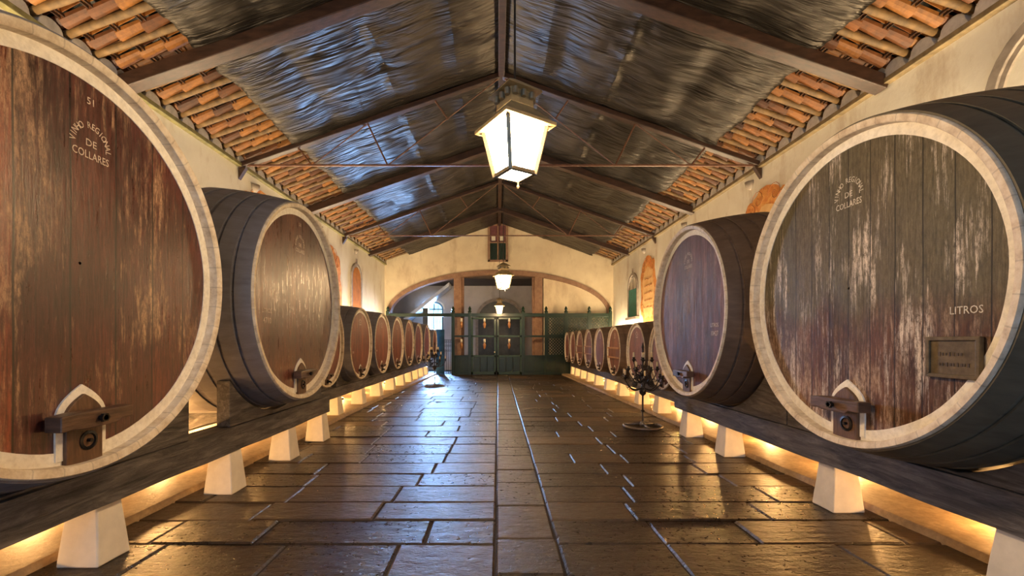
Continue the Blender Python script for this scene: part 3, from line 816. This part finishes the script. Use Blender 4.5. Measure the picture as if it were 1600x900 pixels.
rough_beam('support_beam', (3.30,-.8,ZB), (3.54,8.25,ZT-.01), 'heavy grey timber beam carrying the two great casks on the right', 'cask beams')
rough_beam('support_beam', (-3.74,7.55,ZB+.01), (-3.53,22.1,ZT-.05), 'long grey timber beam carrying the small casks on the left', 'cask beams')
rough_beam('support_beam', (3.62,7.95,ZB), (3.83,22.1,.66), 'long grey timber beam carrying the small casks on the right', 'cask beams')
for s, nm in ((-1, 'left'), (1, 'right')):
    xa, xb = sorted((s*4.75, s*4.95))
    zt_ = .60
    rough_beam('support_beam', (xa,-.8,.32), (xb,22.1,zt_), 'dark timber beam near the %s wall under the cask backs' % nm, 'rear cask beams')
    mb = MB(); mb.box((min(s*4.7,s*5.0),-.8,.07), (max(s*4.7,s*5.0),22.1,.33)); tag(mb.build('support_wall', M['white']), 'low whitewashed wall under the rear beam on the %s' % nm, 'wall')
def saddle(xa, xb, yc, zc, r, w0, w1, top, label, group, zbase, mat='beam'):
    pts = [(yc-w0, zbase)]
    ys = [yc-w0 + (w0+w1)*i/36 for i in range(37)]
    for y in ys:
        d = abs(y-yc); z = zc - math.sqrt(max(0, r*r-d*d)) if d < r else 99
        pts.append((y, max(zbase+.02, min(top, z-.006))))
    pts.append((yc+w1, zbase))
    mb = MB()
    A = pts[1:-1]; mb.strip(A, [(p[0], zbase) for p in A], 'x', xa, xb)
    o = mb.build('cask_saddle', M[mat], bevel=.008); return tag(o, label, 'saddle', group)
def rr(R, b, x_in, L): t = x_in/L; return R + b*(1-(2*t-1)**2)
saddle(-3.14, -2.99, 2.837, 2.2, rr(1.328,.19,.54,2.75)+.020, 1.35, 1.44, 1.30, 'curved wooden cradle under the nearest left great cask', 'cradles', ZT+.004)
saddle(-3.14, -2.99, 5.987, 2.223, rr(1.289,.19,.54,2.75)+.020, 1.06, 1.5, 1.29, 'curved wooden cradle under the second left great cask', 'cradles', ZT+.004)
saddle(3.32, 3.46, 3.586, 2.128, rr(1.264,.19,.70,2.75)+.020, 1.45, 1.48, 1.25, 'curved wooden cradle under the nearest right great cask', 'cradles', ZT-.004)
saddle(3.32, 3.46, 6.606, 2.14, rr(1.246,.19,.70,2.75)+.020, 1.52, 1.5, 1.25, 'curved wooden cradle under the second right great cask', 'cradles', ZT-.004)
for s in (-1, 1):
    cs = [(2.837,2.2,1.328,2.6),(5.987,2.223,1.289,2.6)] if s < 0 else [(3.586,2.128,1.264,2.764),(6.606,2.14,1.246,2.764)]
    for k, (yc, zc, R, xf) in enumerate(cs):
        xi = 4.85-xf
        xa, xb = sorted((s*4.79, s*4.91))
        saddle(xa, xb, yc, zc, rr(R,.19,xi-.06,2.75)+.022, 1.35, 1.35, 1.2, 'rear cradle behind the %s great cask on the %s' % (('nearest','second')[k], ('left','right')[s>0]), 'rear cradles', .604)
for k, Y in enumerate(YL):
    xf = 3.25 if k < 6 else 3.2 if k == 6 else 3.1
    sc = .83 if k == 7 else 1
    zc = (1.66 if k == 0 else 1.64 if k < 5 else 1.60) if k < 7 else (1.60-.925+.12+.925*.83)
    R_ = rr(.84*sc, .085*sc, 3.63-xf, 1.95*sc)
    saddle(-3.70, -3.57, Y, zc, R_+.018, .84 if k < 6 else .7, .84 if k<6 else .7, 1.05, 'wooden cradle under the %s small cask of the left row' % ORD[k], 'small cradles of the left row', ZT-.046)
    xi = 4.85-xf; saddle(-4.90, -4.80, Y, zc, rr(.84*sc,.085*sc,min(xi, 1.9*sc),1.95*sc)+.02, .6, .6, .95, 'rear cradle behind the %s small cask of the left row' % ORD[k], 'rear cradles', .604)
for k, Y in enumerate(YR):
    R_ = rr(.70, .075, .42, 1.95)
    saddle(3.66, 3.79, Y, 1.42, R_+.018, .76, .76, .92, 'wooden cradle under the %s small cask of the right row' % ORD[k], 'small cradles of the right row', .664)
    saddle(4.80, 4.90, Y, 1.42, rr(.70,.075,1.5,1.95)+.02, .6, .6, .86, 'rear cradle behind the %s small cask of the right row' % ORD[k], 'rear cradles', .604)
def pier(x, y, s, z0, z1, label, group, w=.16, d=.15, t=.72):
    """s = side; x is the aisle edge of the foot, y its near edge"""
    mb = MB(); cx, cy = x + s*w, y + d; h = z1-z0
    vs = mb.frustum((0, 0, 0), (w, d), (w*t, d*t), h)
    # aisle side leans less than the others
    mb.grid(3); mb.noise(.004, 6, y)
    o = mb.build('stone_pier', M['white'], bevel=.012); o.location = (cx, cy, z0); return tag(o, label, 'pier', group)
for k, Y in enumerate([1.7, 3.30, 4.88, 6.26, 7.45]):
    pier(-2.99 if k < 2 and Y < 4 else -2.94, Y, -1, 0.0, ZB+.002, '%s whitewashed tapered pier under the left great cask beam' % ORD[k], 'piers under the left great cask beam')
for k, Y in enumerate([2.72, 4.36, 6.46, 7.78]):
    pier(3.31, Y, 1, 0.0, ZB+.002, '%s whitewashed tapered pier under the right great cask beam' % ORD[k], 'piers under the right great cask beam')
for k, Y in enumerate([9.7, 11.4, 13.05, 14.7, 16.2, 17.6, 18.95, 20.2, 21.4]):
    pier(-3.50+.012*k, Y, -1, .068, ZB+.012, '%s white tapered pier under the small cask beam on the left' % ORD[k], 'piers under the left small cask beam', .16, .17, .78)
for k, Y in enumerate([9.95, 11.35, 13.1, 14.7, 16.3, 17.8, 19.2, 20.6, 21.7]):
    pier(3.60, Y, 1, .068, ZB+.002, '%s white tapered pier under the small cask beam on the right' % ORD[k], 'piers under the right small cask beam', .16, .17, .78)

# low lamps on the stone margin between the piers
def floor_lamp(x, y, side, k, power):
    t = thing('floor_lamp', (x, y, .072), 0, '%s low warm lamp on the stone ledge under the %s casks' % (ORD[k], side), 'lamp', 'low lamps under the %s casks' % side)
    mb = MB(); mb.lathe([(.05,0),(.055,.01),(.045,.05)], 'z', (0,0,0), 16); mb.build('lamp_body', M['black'], t)
    mb = MB(); mb.lathe([(.043,.05),(.043,.054),(.02,.062)], 'z', (0,0,0), 16); mb.build('lamp_lens', M['lens'], t)
    l = bpy.data.lights.new('floor_lamp_light', 'POINT'); l.energy = power; l.color = (1.0, .52, .17); l.shadow_soft_size = .04
    o = bpy.data.objects.new('floor_lamp_light', l); C.objects.link(o); o.parent = t; o.location = (0, 0, .17)
for k, Y in enumerate([2.45, 4.05, 5.6, 6.95, 8.9, 10.6, 12.3, 13.9, 15.5, 17.0, 18.4, 19.7, 20.9]):
    floor_lamp(-4.3 if Y < 8 else -4.35, Y, 'left', k, UNDER*(1.35 if Y < 8 else 1.2))
for k, Y in enumerate([2.2, 3.75, 5.55, 7.2, 9.2, 10.75, 12.3, 13.95, 15.6, 17.1, 18.6, 20.0, 21.2]):
    floor_lamp(4.45 if Y < 8 else 4.45, Y, 'right', k, UNDER*(1.25 if Y < 8 else 1.1))

# light strips on the walls behind the casks, washing walls and eaves
def strip_light(x, ya, yb, z, side, label, power):
    t = thing('light_strip', (x, (ya+yb)/2, z), 0, label, 'light strip', 'light strips on the walls behind the casks')
    L = yb-ya
    mb = MB(); mb.box((-.05,-L/2,-.05), (.05,L/2,0)); mb.build('housing', M['black'], t)
    mb = MB(); mb.box((-.035,-L/2+.01,0.001), (.035,L/2-.01,.012)); mb.build('diffuser', M['lens'], t)
    xw = (XL if side < 0 else XR) - x
    for i in range(int(L/2.2)+1):
        yb_ = -L/2+.3 + i*(L-.6)/int(L/2.2)
        mb = MB(); mb.box((min(0, xw), yb_-.02, -.08), (max(0, xw), yb_+.02, -.05)); mb.build('wall_bracket', M['black'], t)
    n = max(1, round(L/3))
    for i in range(n):
        l = bpy.data.lights.new('strip_light', 'AREA'); l.shape = 'RECTANGLE'; l.size = .08; l.size_y = L/n*.98; l.energy = power*L/n; l.color = (1.0, .76, .46)
        o = bpy.data.objects.new('strip_light', l); C.objects.link(o); o.parent = t
        o.location = (0, -L/2+(i+.5)*L/n, .03); o.rotation_euler = (0, PI + side*math.radians(-14), 0)
strip_light(-5.55, .8, 7.4, 3.2, -1, 'light strip on the left wall behind the great casks', STRIP)
strip_light(5.65, .8, 7.8, 3.2, 1, 'light strip on the right wall behind the great casks', STRIP)
strip_light(-5.55, 8.0, 22.0, 2.2, -1, 'light strip on the left wall behind the small casks', STRIP)
strip_light(5.65, 8.4, 22.0, 2.0, 1, 'light strip on the right wall behind the small casks', STRIP)

# ================================================================= LANTERNS
def lantern(x, y, z, rz, label):
    """z = height of the cap's lower edge"""
    t = thing('hanging_lantern', (x, y, z-.36), rz, label, 'lantern', 'square lanterns hanging along the hall')
    H = .36
    gb, gt = .105, .168
    for k in range(4):
        a = k*PI/2; ca, sa = math.cos(a), math.sin(a)
        R_ = lambda p: (p[0]*ca-p[1]*sa, p[0]*sa+p[1]*ca, p[2])
        mb = MB(); q = [R_((-gb,-gb,.03)), R_((gb,-gb,.03)), R_((gt,-gt,H-.01)), R_((-gt,-gt,H-.01))]
        mb.face([mb.bm.verts.new(p) for p in q]); o = mb.build('glass_pane', M['lamp_glass'], t)
        mb = MB(); mb.bar(R_((-gb-.006,-gb-.006,0)), R_((-gt-.006,-gt-.006,H)), .030, .030); mb.build('corner_bar', M['lantern_iron'], t)
    mb = MB(); mb.face([mb.bm.verts.new(p) for p in ((-gb,-gb,.02),(gb,-gb,.02),(gb,gb,.02),(-gb,gb,.02))]); mb.build('bottom_pane', M['lamp_glass'], t)
    mb = MB(); sq = lambda r, rr_: ([(-r,-r),(r,-r),(r,r),(-r,r),(-r,-r)], [(-rr_,-rr_),(rr_,-rr_),(rr_,rr_),(-rr_,rr_),(-rr_,-rr_)])
    o_, i_ = sq(gb+.016, gb-.012); mb.strip(o_, i_, 'z', 0, .026)
    mb.lathe([(.006,-.05),(.014,-.035),(.006,-.02),(.012,0)], 'z', (gb*.95,gb*.95,0), 10); mb.build('bottom_frame', M['lantern_iron'], t)
    mb = MB(); o_, i_ = sq(.228, gt-.012); mb.strip(o_, i_, 'z', H-.008, H+.02); mb.build('cap_edge', M['brass'], t, bevel=.004)
    mb = MB(); mb.frustum((0,0,H+.02), (.215,.215), (.105,.105), .13); mb.frustum((0,0,H+.15), (.105,.105), (.10,.10), .07); mb.build('cap', M['brass'], t, bevel=.004)
    for k in range(12):
        i = k//3; j = (k % 3)-1; a = i*PI/2; px, py = j*.075, -.118
        mb = MB(); mb.lathe([(.02,0),(.022,.045),(.018,.05)], 'z', (px*math.cos(a)-py*math.sin(a), px*math.sin(a)+py*math.cos(a), H+.20), 10); mb.build('crown_knob', M['lantern_iron'], t)
    mb = MB(); mb.frustum((0,0,H+.22), (.10,.10), (.10,.10), .04); mb.frustum((0,0,H+.26), (.155,.155), (.145,.145), .018); mb.frustum((0,0,H+.278), (.145,.145), (.03,.03), .09); mb.build('top_plate', M['brass'], t, bevel=.003)
    mb = MB(); mb.tube([(0,0,H+.36), (0,0,ZR-.27-(z-.36))], .009, 6); mb.build('hanging_rod', M['iron'], t)
    return t
lantern(.13, 3.40, 3.33, math.radians(32), 'large bright lantern hanging nearest, at the top middle')
lantern(.15, 12.2, 3.50, math.radians(24), 'second lantern down the hall, below the gable hatch')
lantern(.07, 20.4, 3.32, math.radians(0), 'smallest and farthest lantern, in front of the green gate')

# ================================================================= GREEN FENCE AND GATE
YF = 22.25
fr = thing('screen_fence', (0, YF, 0), 0, 'dark green painted screen fence across the end arch', 'fence')
posts = [-5.55, -2.26, -1.42, 1.27, 2.43, 3.43, 4.6, 5.66]
for x in posts:
    mb = MB(); mb.box((x-.08,-.06,0 if x > -3 else 0), (x+.08,.06,3.16)); mb.lathe([(.09,3.16),(.1,3.2),(.05,3.24),(.08,3.32),(.05,3.4),(.01,3.46)], 'z', (x,0,0), 12)
    mb.build('post', M['green'], fr, bevel=.008)
mb = MB(); mb.box((-5.6,-.05,2.93), (5.72,.05,3.10)); mb.build('top_rail', M['green'], fr, bevel=.01)
for a, b in ((-2.18,-1.5), (1.35,2.35), (2.51,3.35), (3.51,4.52), (4.68,5.6)):
    mb = MB(); mb.box((a,-.04,1.90), (b,.04,1.99)); mb.build('middle_rail', M['green'], fr)
    mb = MB(); mb.box((a,-.035,.03), (b,.035,.97)); mb.box((a,-.05,.90), (b,.05,.99)); mb.box((a,-.05,0.0), (b,.05,.14))
    n = max(1, round((b-a)/.42))
    for i in range(1, n): xx = a+(b-a)*i/n; mb.box((xx-.02,-.045,.1), (xx+.02,.045,.95))
    mb.build('solid_panel', M['green'], fr, bevel=.005)
for (a, b) in ((2.51,3.35), (3.51,4.52), (4.68,5.6)):
    for z0, z1 in ((.99,1.90), (1.99,2.93)):
        mb = MB(); st_ = .15; w_ = b-a; h_ = z1-z0
        o_ = [(a,z0),(b,z0),(b,z1),(a,z1),(a,z0)]; i_ = [(a+.05,z0+.04),(b-.05,z0+.04),(b-.05,z1-.04),(a+.05,z1-.04),(a+.05,z0+.04)]
        mb.strip(o_, i_, 'y', -.03, .03)
        for sg in (1, -1):
            c = -h_
            while c < w_:
                # line x = c + sg*z
                t0, t1 = 0.0, h_
                lo, hi = (max(0, -c), min(h_, w_-c))
                if hi > lo+.02:
                    xa, xb = c+lo, c+hi
                    if sg < 0: xa, xb = w_-xa, w_-xb
                    mb.bar((a+xa, .004*sg, z0+lo), (a+xb, .004*sg, z0+hi), .045, .03, (0,1,0))
                c += st_
        mb.build('lattice_panel', M['green'], fr)
gt_ = thing('double_gate', (-.07, YF, 0), 0, 'green double gate with open upper frames and solid lower panels', 'gate')
for s in (-1, 1):
    mb = MB(); x0, x1 = sorted((s*.03, s*1.27))
    for xx in (x0, x1-.09): mb.box((xx,-.04,.02), (xx+.09,.04,2.9))
    for zz in (.9, 1.9, 2.8): mb.box((x0,-.04,zz), (x1,.04,zz+.09))
    mb.box((x0,-.04,.02), (x1,.04,.16)); lf = mb.build('gate_leaf', M['greenL'], gt_, bevel=.006)
    mb = MB()
    n = 3
    for i in range(n):
        a = x0+.09+(x1-x0-.18)*i/n; b = x0+.09+(x1-x0-.18)*(i+1)/n
        mb.box((a+.01,-.02,.16), (b-.01,.02,.9)); mb.box((a+.06,-.035,.24), (b-.06,.03,.82))
    mb.build('lower_panel', M['green'], lf, bevel=.006)
mb = MB(); mb.lathe([(.03,0),(.03,.03)], 'y', (-.1,-.09,1.15), 10); mb.build('gate_lock', M['brass'], gt_)
# amber bottle ornaments with white tops
al = ['upper amber ornament on the brown post left of the gate', 'lower amber ornament on the brown post left of the gate', 'upper amber ornament in the left gate leaf', 'lower amber ornament in the left gate leaf',
      'upper amber ornament in the right gate leaf', 'lower amber ornament in the right gate leaf']
for k, (px, zz) in enumerate(((-1.84,2.35),(-1.84,1.30),(-.68,2.35),(-.68,1.30),(.57,2.35),(.57,1.30))):
    t = thing('hanging_bottle', (px, YF, zz), 0, al[k], 'ornament', 'amber ornaments on the gate')
    mb = MB(); mb.lathe([(.02,0),(.045,.04),(.075,.16),(.08,.22),(.045,.29),(.03,.34)], 'z', (0,0,0), 14); mb.build('amber_body', M['amber'], t, smooth=True)
    mb = MB(); mb.lathe([(.055,.33),(.055,.50),(.03,.51)], 'z', (0,0,0), 14); mb.build('white_top', M['cream'], t, smooth=True)
    mb = MB(); zt_ = (2.84 if zz > 2 else 1.93)-zz; mb.tube([(0,0,.5),(0,0,zt_)], .008, 6); mb.build('hanger', M['iron'], t)
# teal side door leaf and iron grille left of the gate
t = thing('side_door', (-2.98, YF+.55, 0), 0, 'tall teal door leaf standing open left of the gate', 'door')
mb = MB(); mb.box((-.22,-.03,0), (.22,.03,2.3)); mb.box((-.16,-.045,.2), (.16,.045,1.0)); mb.box((-.16,-.045,1.15), (.16,.045,2.15)); mb.build('door_leaf', M['teal'], t, bevel=.01)
mb = MB(); mb.lathe([(.02,0),(.02,.06)], 'y', (.17,-.09,1.1), 8); mb.build('door_knob', M['black'], t)
t = thing('iron_grille', (-2.45, YF+.2, 0), 0, 'scrolled iron grille in the gap between teal door and gate', 'grille')
mb = MB(); mb.box((-.28,-.012,1.75),(.13,.012,1.78)); mb.box((-.28,-.012,.05),(.13,.012,.09))
for i in range(5): mb.tube([(-.27+i*.098,0,0),(-.27+i*.098,0,1.78)], .01, 6)
mb.build('grille_bars', M['iron'], t)
for i in range(4):
    for zz in (1.2, 1.45, 1.65):
        mb = MB(); c = (-.22+i*.098, 0, zz)
        mb.tube([(c[0]+.04*(1-q/14)*math.cos(q*.75), 0, c[2]+.09*(1-q/14)*math.sin(q*.75)) for q in range(13)], .007, 5); mb.build('scroll', M['iron'], t)

# ================================================================= WINDOWS ON THE SIDE WALLS
def wall_window(name, side, yc, w, zs, zt, mat, label, blind_top=None, light=False):
    x = XL if side < 0 else XR; d = -side
    root = bpy.data.objects.new(name, None); C.objects.link(root); root.location = (x, yc, zs); struct(root, label, 'window')
    H = zt-zs; r = w/2
    def A(e, n=16): return [(-r-e, 0)] + [((r+e)*math.cos(PI-PI*i/n), H-r*1.0+(r+e)*math.sin(PI*i/n)) for i in range(n+1)] + [(r+e, 0)]
    mb = MB(); mb.strip(A(.12), A(0), 'x', 0, d*.07); mb.tube([(d*.05,0,H+.1),(d*.05,0,H+.3)], .03, 8); mb.build('window_surround', M['windowstone'], root, bevel=.008)
    mb = MB(); mb.prism(A(0), 'x', d*.002, d*.012); mb.build('pane', M['plaster'], root)
    mb = MB(); mb.strip(A(0), A(-.06), 'x', d*.01, d*.04); mb.box((min(0,d*.04),-.02,0),(max(0,d*.04),.02,H)) ; mb.build('window_frame', M['windowstone'], root)
    zt_b = blind_top if blind_top else H-r*.3
    mb = MB(); rows = []
    B = [(-r+.05, 0), (-r+.05, zt_b), (r-.05, zt_b), (r-.05, 0)] if blind_top else A(-.05)
    mb.prism(B, 'x', d*.042, d*.055); mb.build('blind', mat, root)
    mb = MB(); mb.box((min(0,d*.16), -r-.18, -.12), (max(0,d*.16), r+.18, 0)); mb.build('window_sill', M['windowstone'], root, bevel=.01)
    return root
wall_window('window_3', -1, 18.0, 1.1, 2.0, 4.75, M['orange_blind'], 'arched window with orange blind high on the left wall')
wall_window('window_4', 1, 19.2, 1.15, 2.75, 4.55, M['shutter'], 'arched window with green blind on the right wall', 1.2)
wall_window('window_5', 1, 4.45, 1.5, 2.6, 5.25, M['shutter'], 'arched window high above the nearest right cask, mostly cut off', 1.4)

# frescoes: flat painted cartouches on the walls
def fresco(side, yc, zb, w, h, label, text=True):
    x = XL if side < 0 else XR; d = -side
    root = thing('wall_painting', (x, yc, zb), 0, label, 'wall painting', 'ochre painted cartouches')
    rs = random.Random(int(yc*10)); out = []
    n = 72
    for i in range(n):
        a = 2*PI*i/n; c, s_ = math.cos(a), math.sin(a)
        rx = w/2*(1 - .10*abs(math.sin(a*1.0))**3 + .07*math.sin(a*7+yc)+.03*math.sin(a*17))
        rz = h/2*(1 + .05*math.sin(a*9)+.02*math.sin(a*21+1))
        out.append((rx*math.copysign(abs(c)**.55, c), h/2 + rz*math.copysign(abs(s_)**.8, s_)))
    mb = MB(); mb.prism(out, 'x', d*.001, d*.006); mb.build('painted_border', M['fresco'], root)
    inn = [(p[0]*.74, h*.47 + (p[1]-h/2)*.74) for p in out]
    mb = MB(); mb.prism(inn, 'x', d*.007, d*.009); f = mb.build('painted_field', M['frescof'], root)
    mb = MB()   # faded unreadable lines of script
    for r_ in range(5):
        zz = h*.68 - r_*h*.105; x_ = -w*.26
        while x_ < w*.24:
            l = rs.uniform(.03,.11)
            mb.tube([(d*.011, x_, zz+rs.uniform(-.02,.02)), (d*.011, x_+l*.5, zz+rs.uniform(-.03,.05)), (d*.011, x_+l, zz+rs.uniform(-.02,.02))], .010, 5); x_ += l+rs.uniform(.01,.04)
    mb.build('faded_script', M['fresco_ink'], root)
    # scrollwork crest
    mb = MB()
    for sg in (-1, 1):
        for (cy, cz, R0) in ((.16*w, h*.93, .13*w), (.30*w, h*.84, .12*w), (.36*w, h*.25, .12*w)):
            mb.tube([(d*.011, sg*cy + R0*(1-q/16)*math.cos(q*.6), cz + R0*(1-q/16)*math.sin(q*.6)) for q in range(15)], .006, 5)
    mb.build('painted_scrolls', M['fresco_ink'], root)
    return root
fresco(-1, 10.8, 2.55, 1.9, 2.75, 'ochre wall painting peeking above the second left great cask')
fresco(-1, 15.25, 2.0, 2.2, 2.95, 'reddish ochre wall painting left of the orange-blind window')
fresco(1, 17.35, 2.35, 1.75, 2.65, 'tall ochre wall painting with faded script beside the green-blind window')
fresco(1, 9.7, 2.6, 1.9, 2.45, 'ochre wall painting peeking above the second right great cask')

# small bowl corbels under the eaves
for side, lst in ((-1, (10.5, 14.3, 17.95)), (1, (10.3, 13.9, 17.75))):
    for k, Y in enumerate(lst):
        x = XL if side < 0 else XR
        mb = MB(); prof = [(.01,0),(.06,.02),(.11,.09),(.13,.19),(.11,.19),(.08,.09),(.01,.05)]
        mb.lathe(prof, 'z', (0,0,0), 20, cap=False)
        for v in mb.bm.verts[:]:
            if v.co.x*side > 0: v.co.x = 0
        o = mb.build('wall_sconce', M['windowstone'], smooth=True); o.location = (x - side*.002, Y, 5.22)
        tag(o, '%s small cream bowl sconce under the %s eave' % (('nearest','middle','farthest')[k], ('left','right')[side>0]), 'sconce', 'bowl sconces')

# ================================================================= CANDELABRA
def candelabrum(x, y, label, rz=0, base=True):
    t = thing('candelabrum', (x, y, 0), rz, label, 'candelabrum', 'wrought iron candelabra')
    mb = MB(); mb.tube([(0,0,.05),(0,0,1.55)], .018, 10)
    mb.lathe([(.02,0),(.045,.02),(.02,.05)], 'z', (0,0,.30), 14); mb.lathe([(.02,0),(.06,.04),(.075,.09),(.05,.13),(.02,.16)], 'z', (0,0,.62), 16)
    mb.lathe([(.02,0),(.05,.03),(.02,.06)], 'z', (0,0,1.0), 14); mb.lathe([(.015,0),(.03,.03),(.005,.12)], 'z', (0,0,1.55), 12)
    mb.build('pole', M['iron'], t, smooth=False)
    mb = MB(); N = 40
    ringp = [(.36*math.cos(2*PI*i/N), .36*math.sin(2*PI*i/N), .028) for i in range(N+1)]
    mb.tube(ringp, .026, 8)
    for k in range(3):
        a = k*2*PI/3+.3; mb.tube([(.36*math.cos(a),.36*math.sin(a),.03),(.2*math.cos(a),.2*math.sin(a),.05),(0,0,.075)], .02, 8)
    mb.lathe([(.06,.03),(.06,.08),(.03,.12)], 'z', (0,0,0), 16)
    mb.build('base', M['ironlight'], t, smooth=True)
    protos = {}
    for tier, (zr, n, rad_, zc_) in enumerate(((.78, 6, .40, 1.02), (.92, 6, .27, 1.18), (1.12, 4, .17, 1.36))):
        for k in range(n):
            a = 2*PI*k/n + tier*.5
            if tier not in protos:
                pts = []
                for q in range(17):
                    u = q/16; pts.append((rad_*u**.8, 0, zr + (zc_-.08-zr)*u - .13*math.sin(PI*u)*(1-.3*u)))
                mb = MB(); mb.tube(pts, [.013-.004*(q/16) for q in range(17)], 7)
                mb.tube([(rad_*.45+.06*(1-q/20)*math.cos(q*.6+2), 0, zr+.07+.06*(1-q/20)*math.sin(q*.6+2)) for q in range(19)], .008, 6)
                mb.tube([(rad_*.78+.045*(1-q/16)*math.cos(-q*.65), 0, zr+.02+.045*(1-q/16)*math.sin(-q*.65)) for q in range(15)], .007, 6)
                arm = mb.build('arm', M['iron'], t, smooth=True)
                mb = MB(); mb.lathe([(.012,-.08),(.02,-.05),(.045,-.035),(.05,-.025),(.022,-.02),(.025,.02),(.02,.025)], 'z', (rad_,0,zc_), 14); mb.build('candle_cup', M['iron'], arm, smooth=True)
                mb = MB(); mb.lathe([(.019,.0),(.019,.115),(.012,.12)], 'z', (rad_,0,zc_), 12); mb.build('candle', M['candle'], arm, smooth=True)
                protos[tier] = arm; arm.rotation_euler = (0,0,a)
            else:
                c = copy_tree(protos[tier], t); c.rotation_euler = (0,0,a)
    return t
candelabrum(2.86, 8.72, 'tall wrought iron candelabrum with candles, standing on the right', .3)
c2 = candelabrum(-2.38, 16.6, 'distant wrought iron candelabrum with candles, standing on the left', .1)
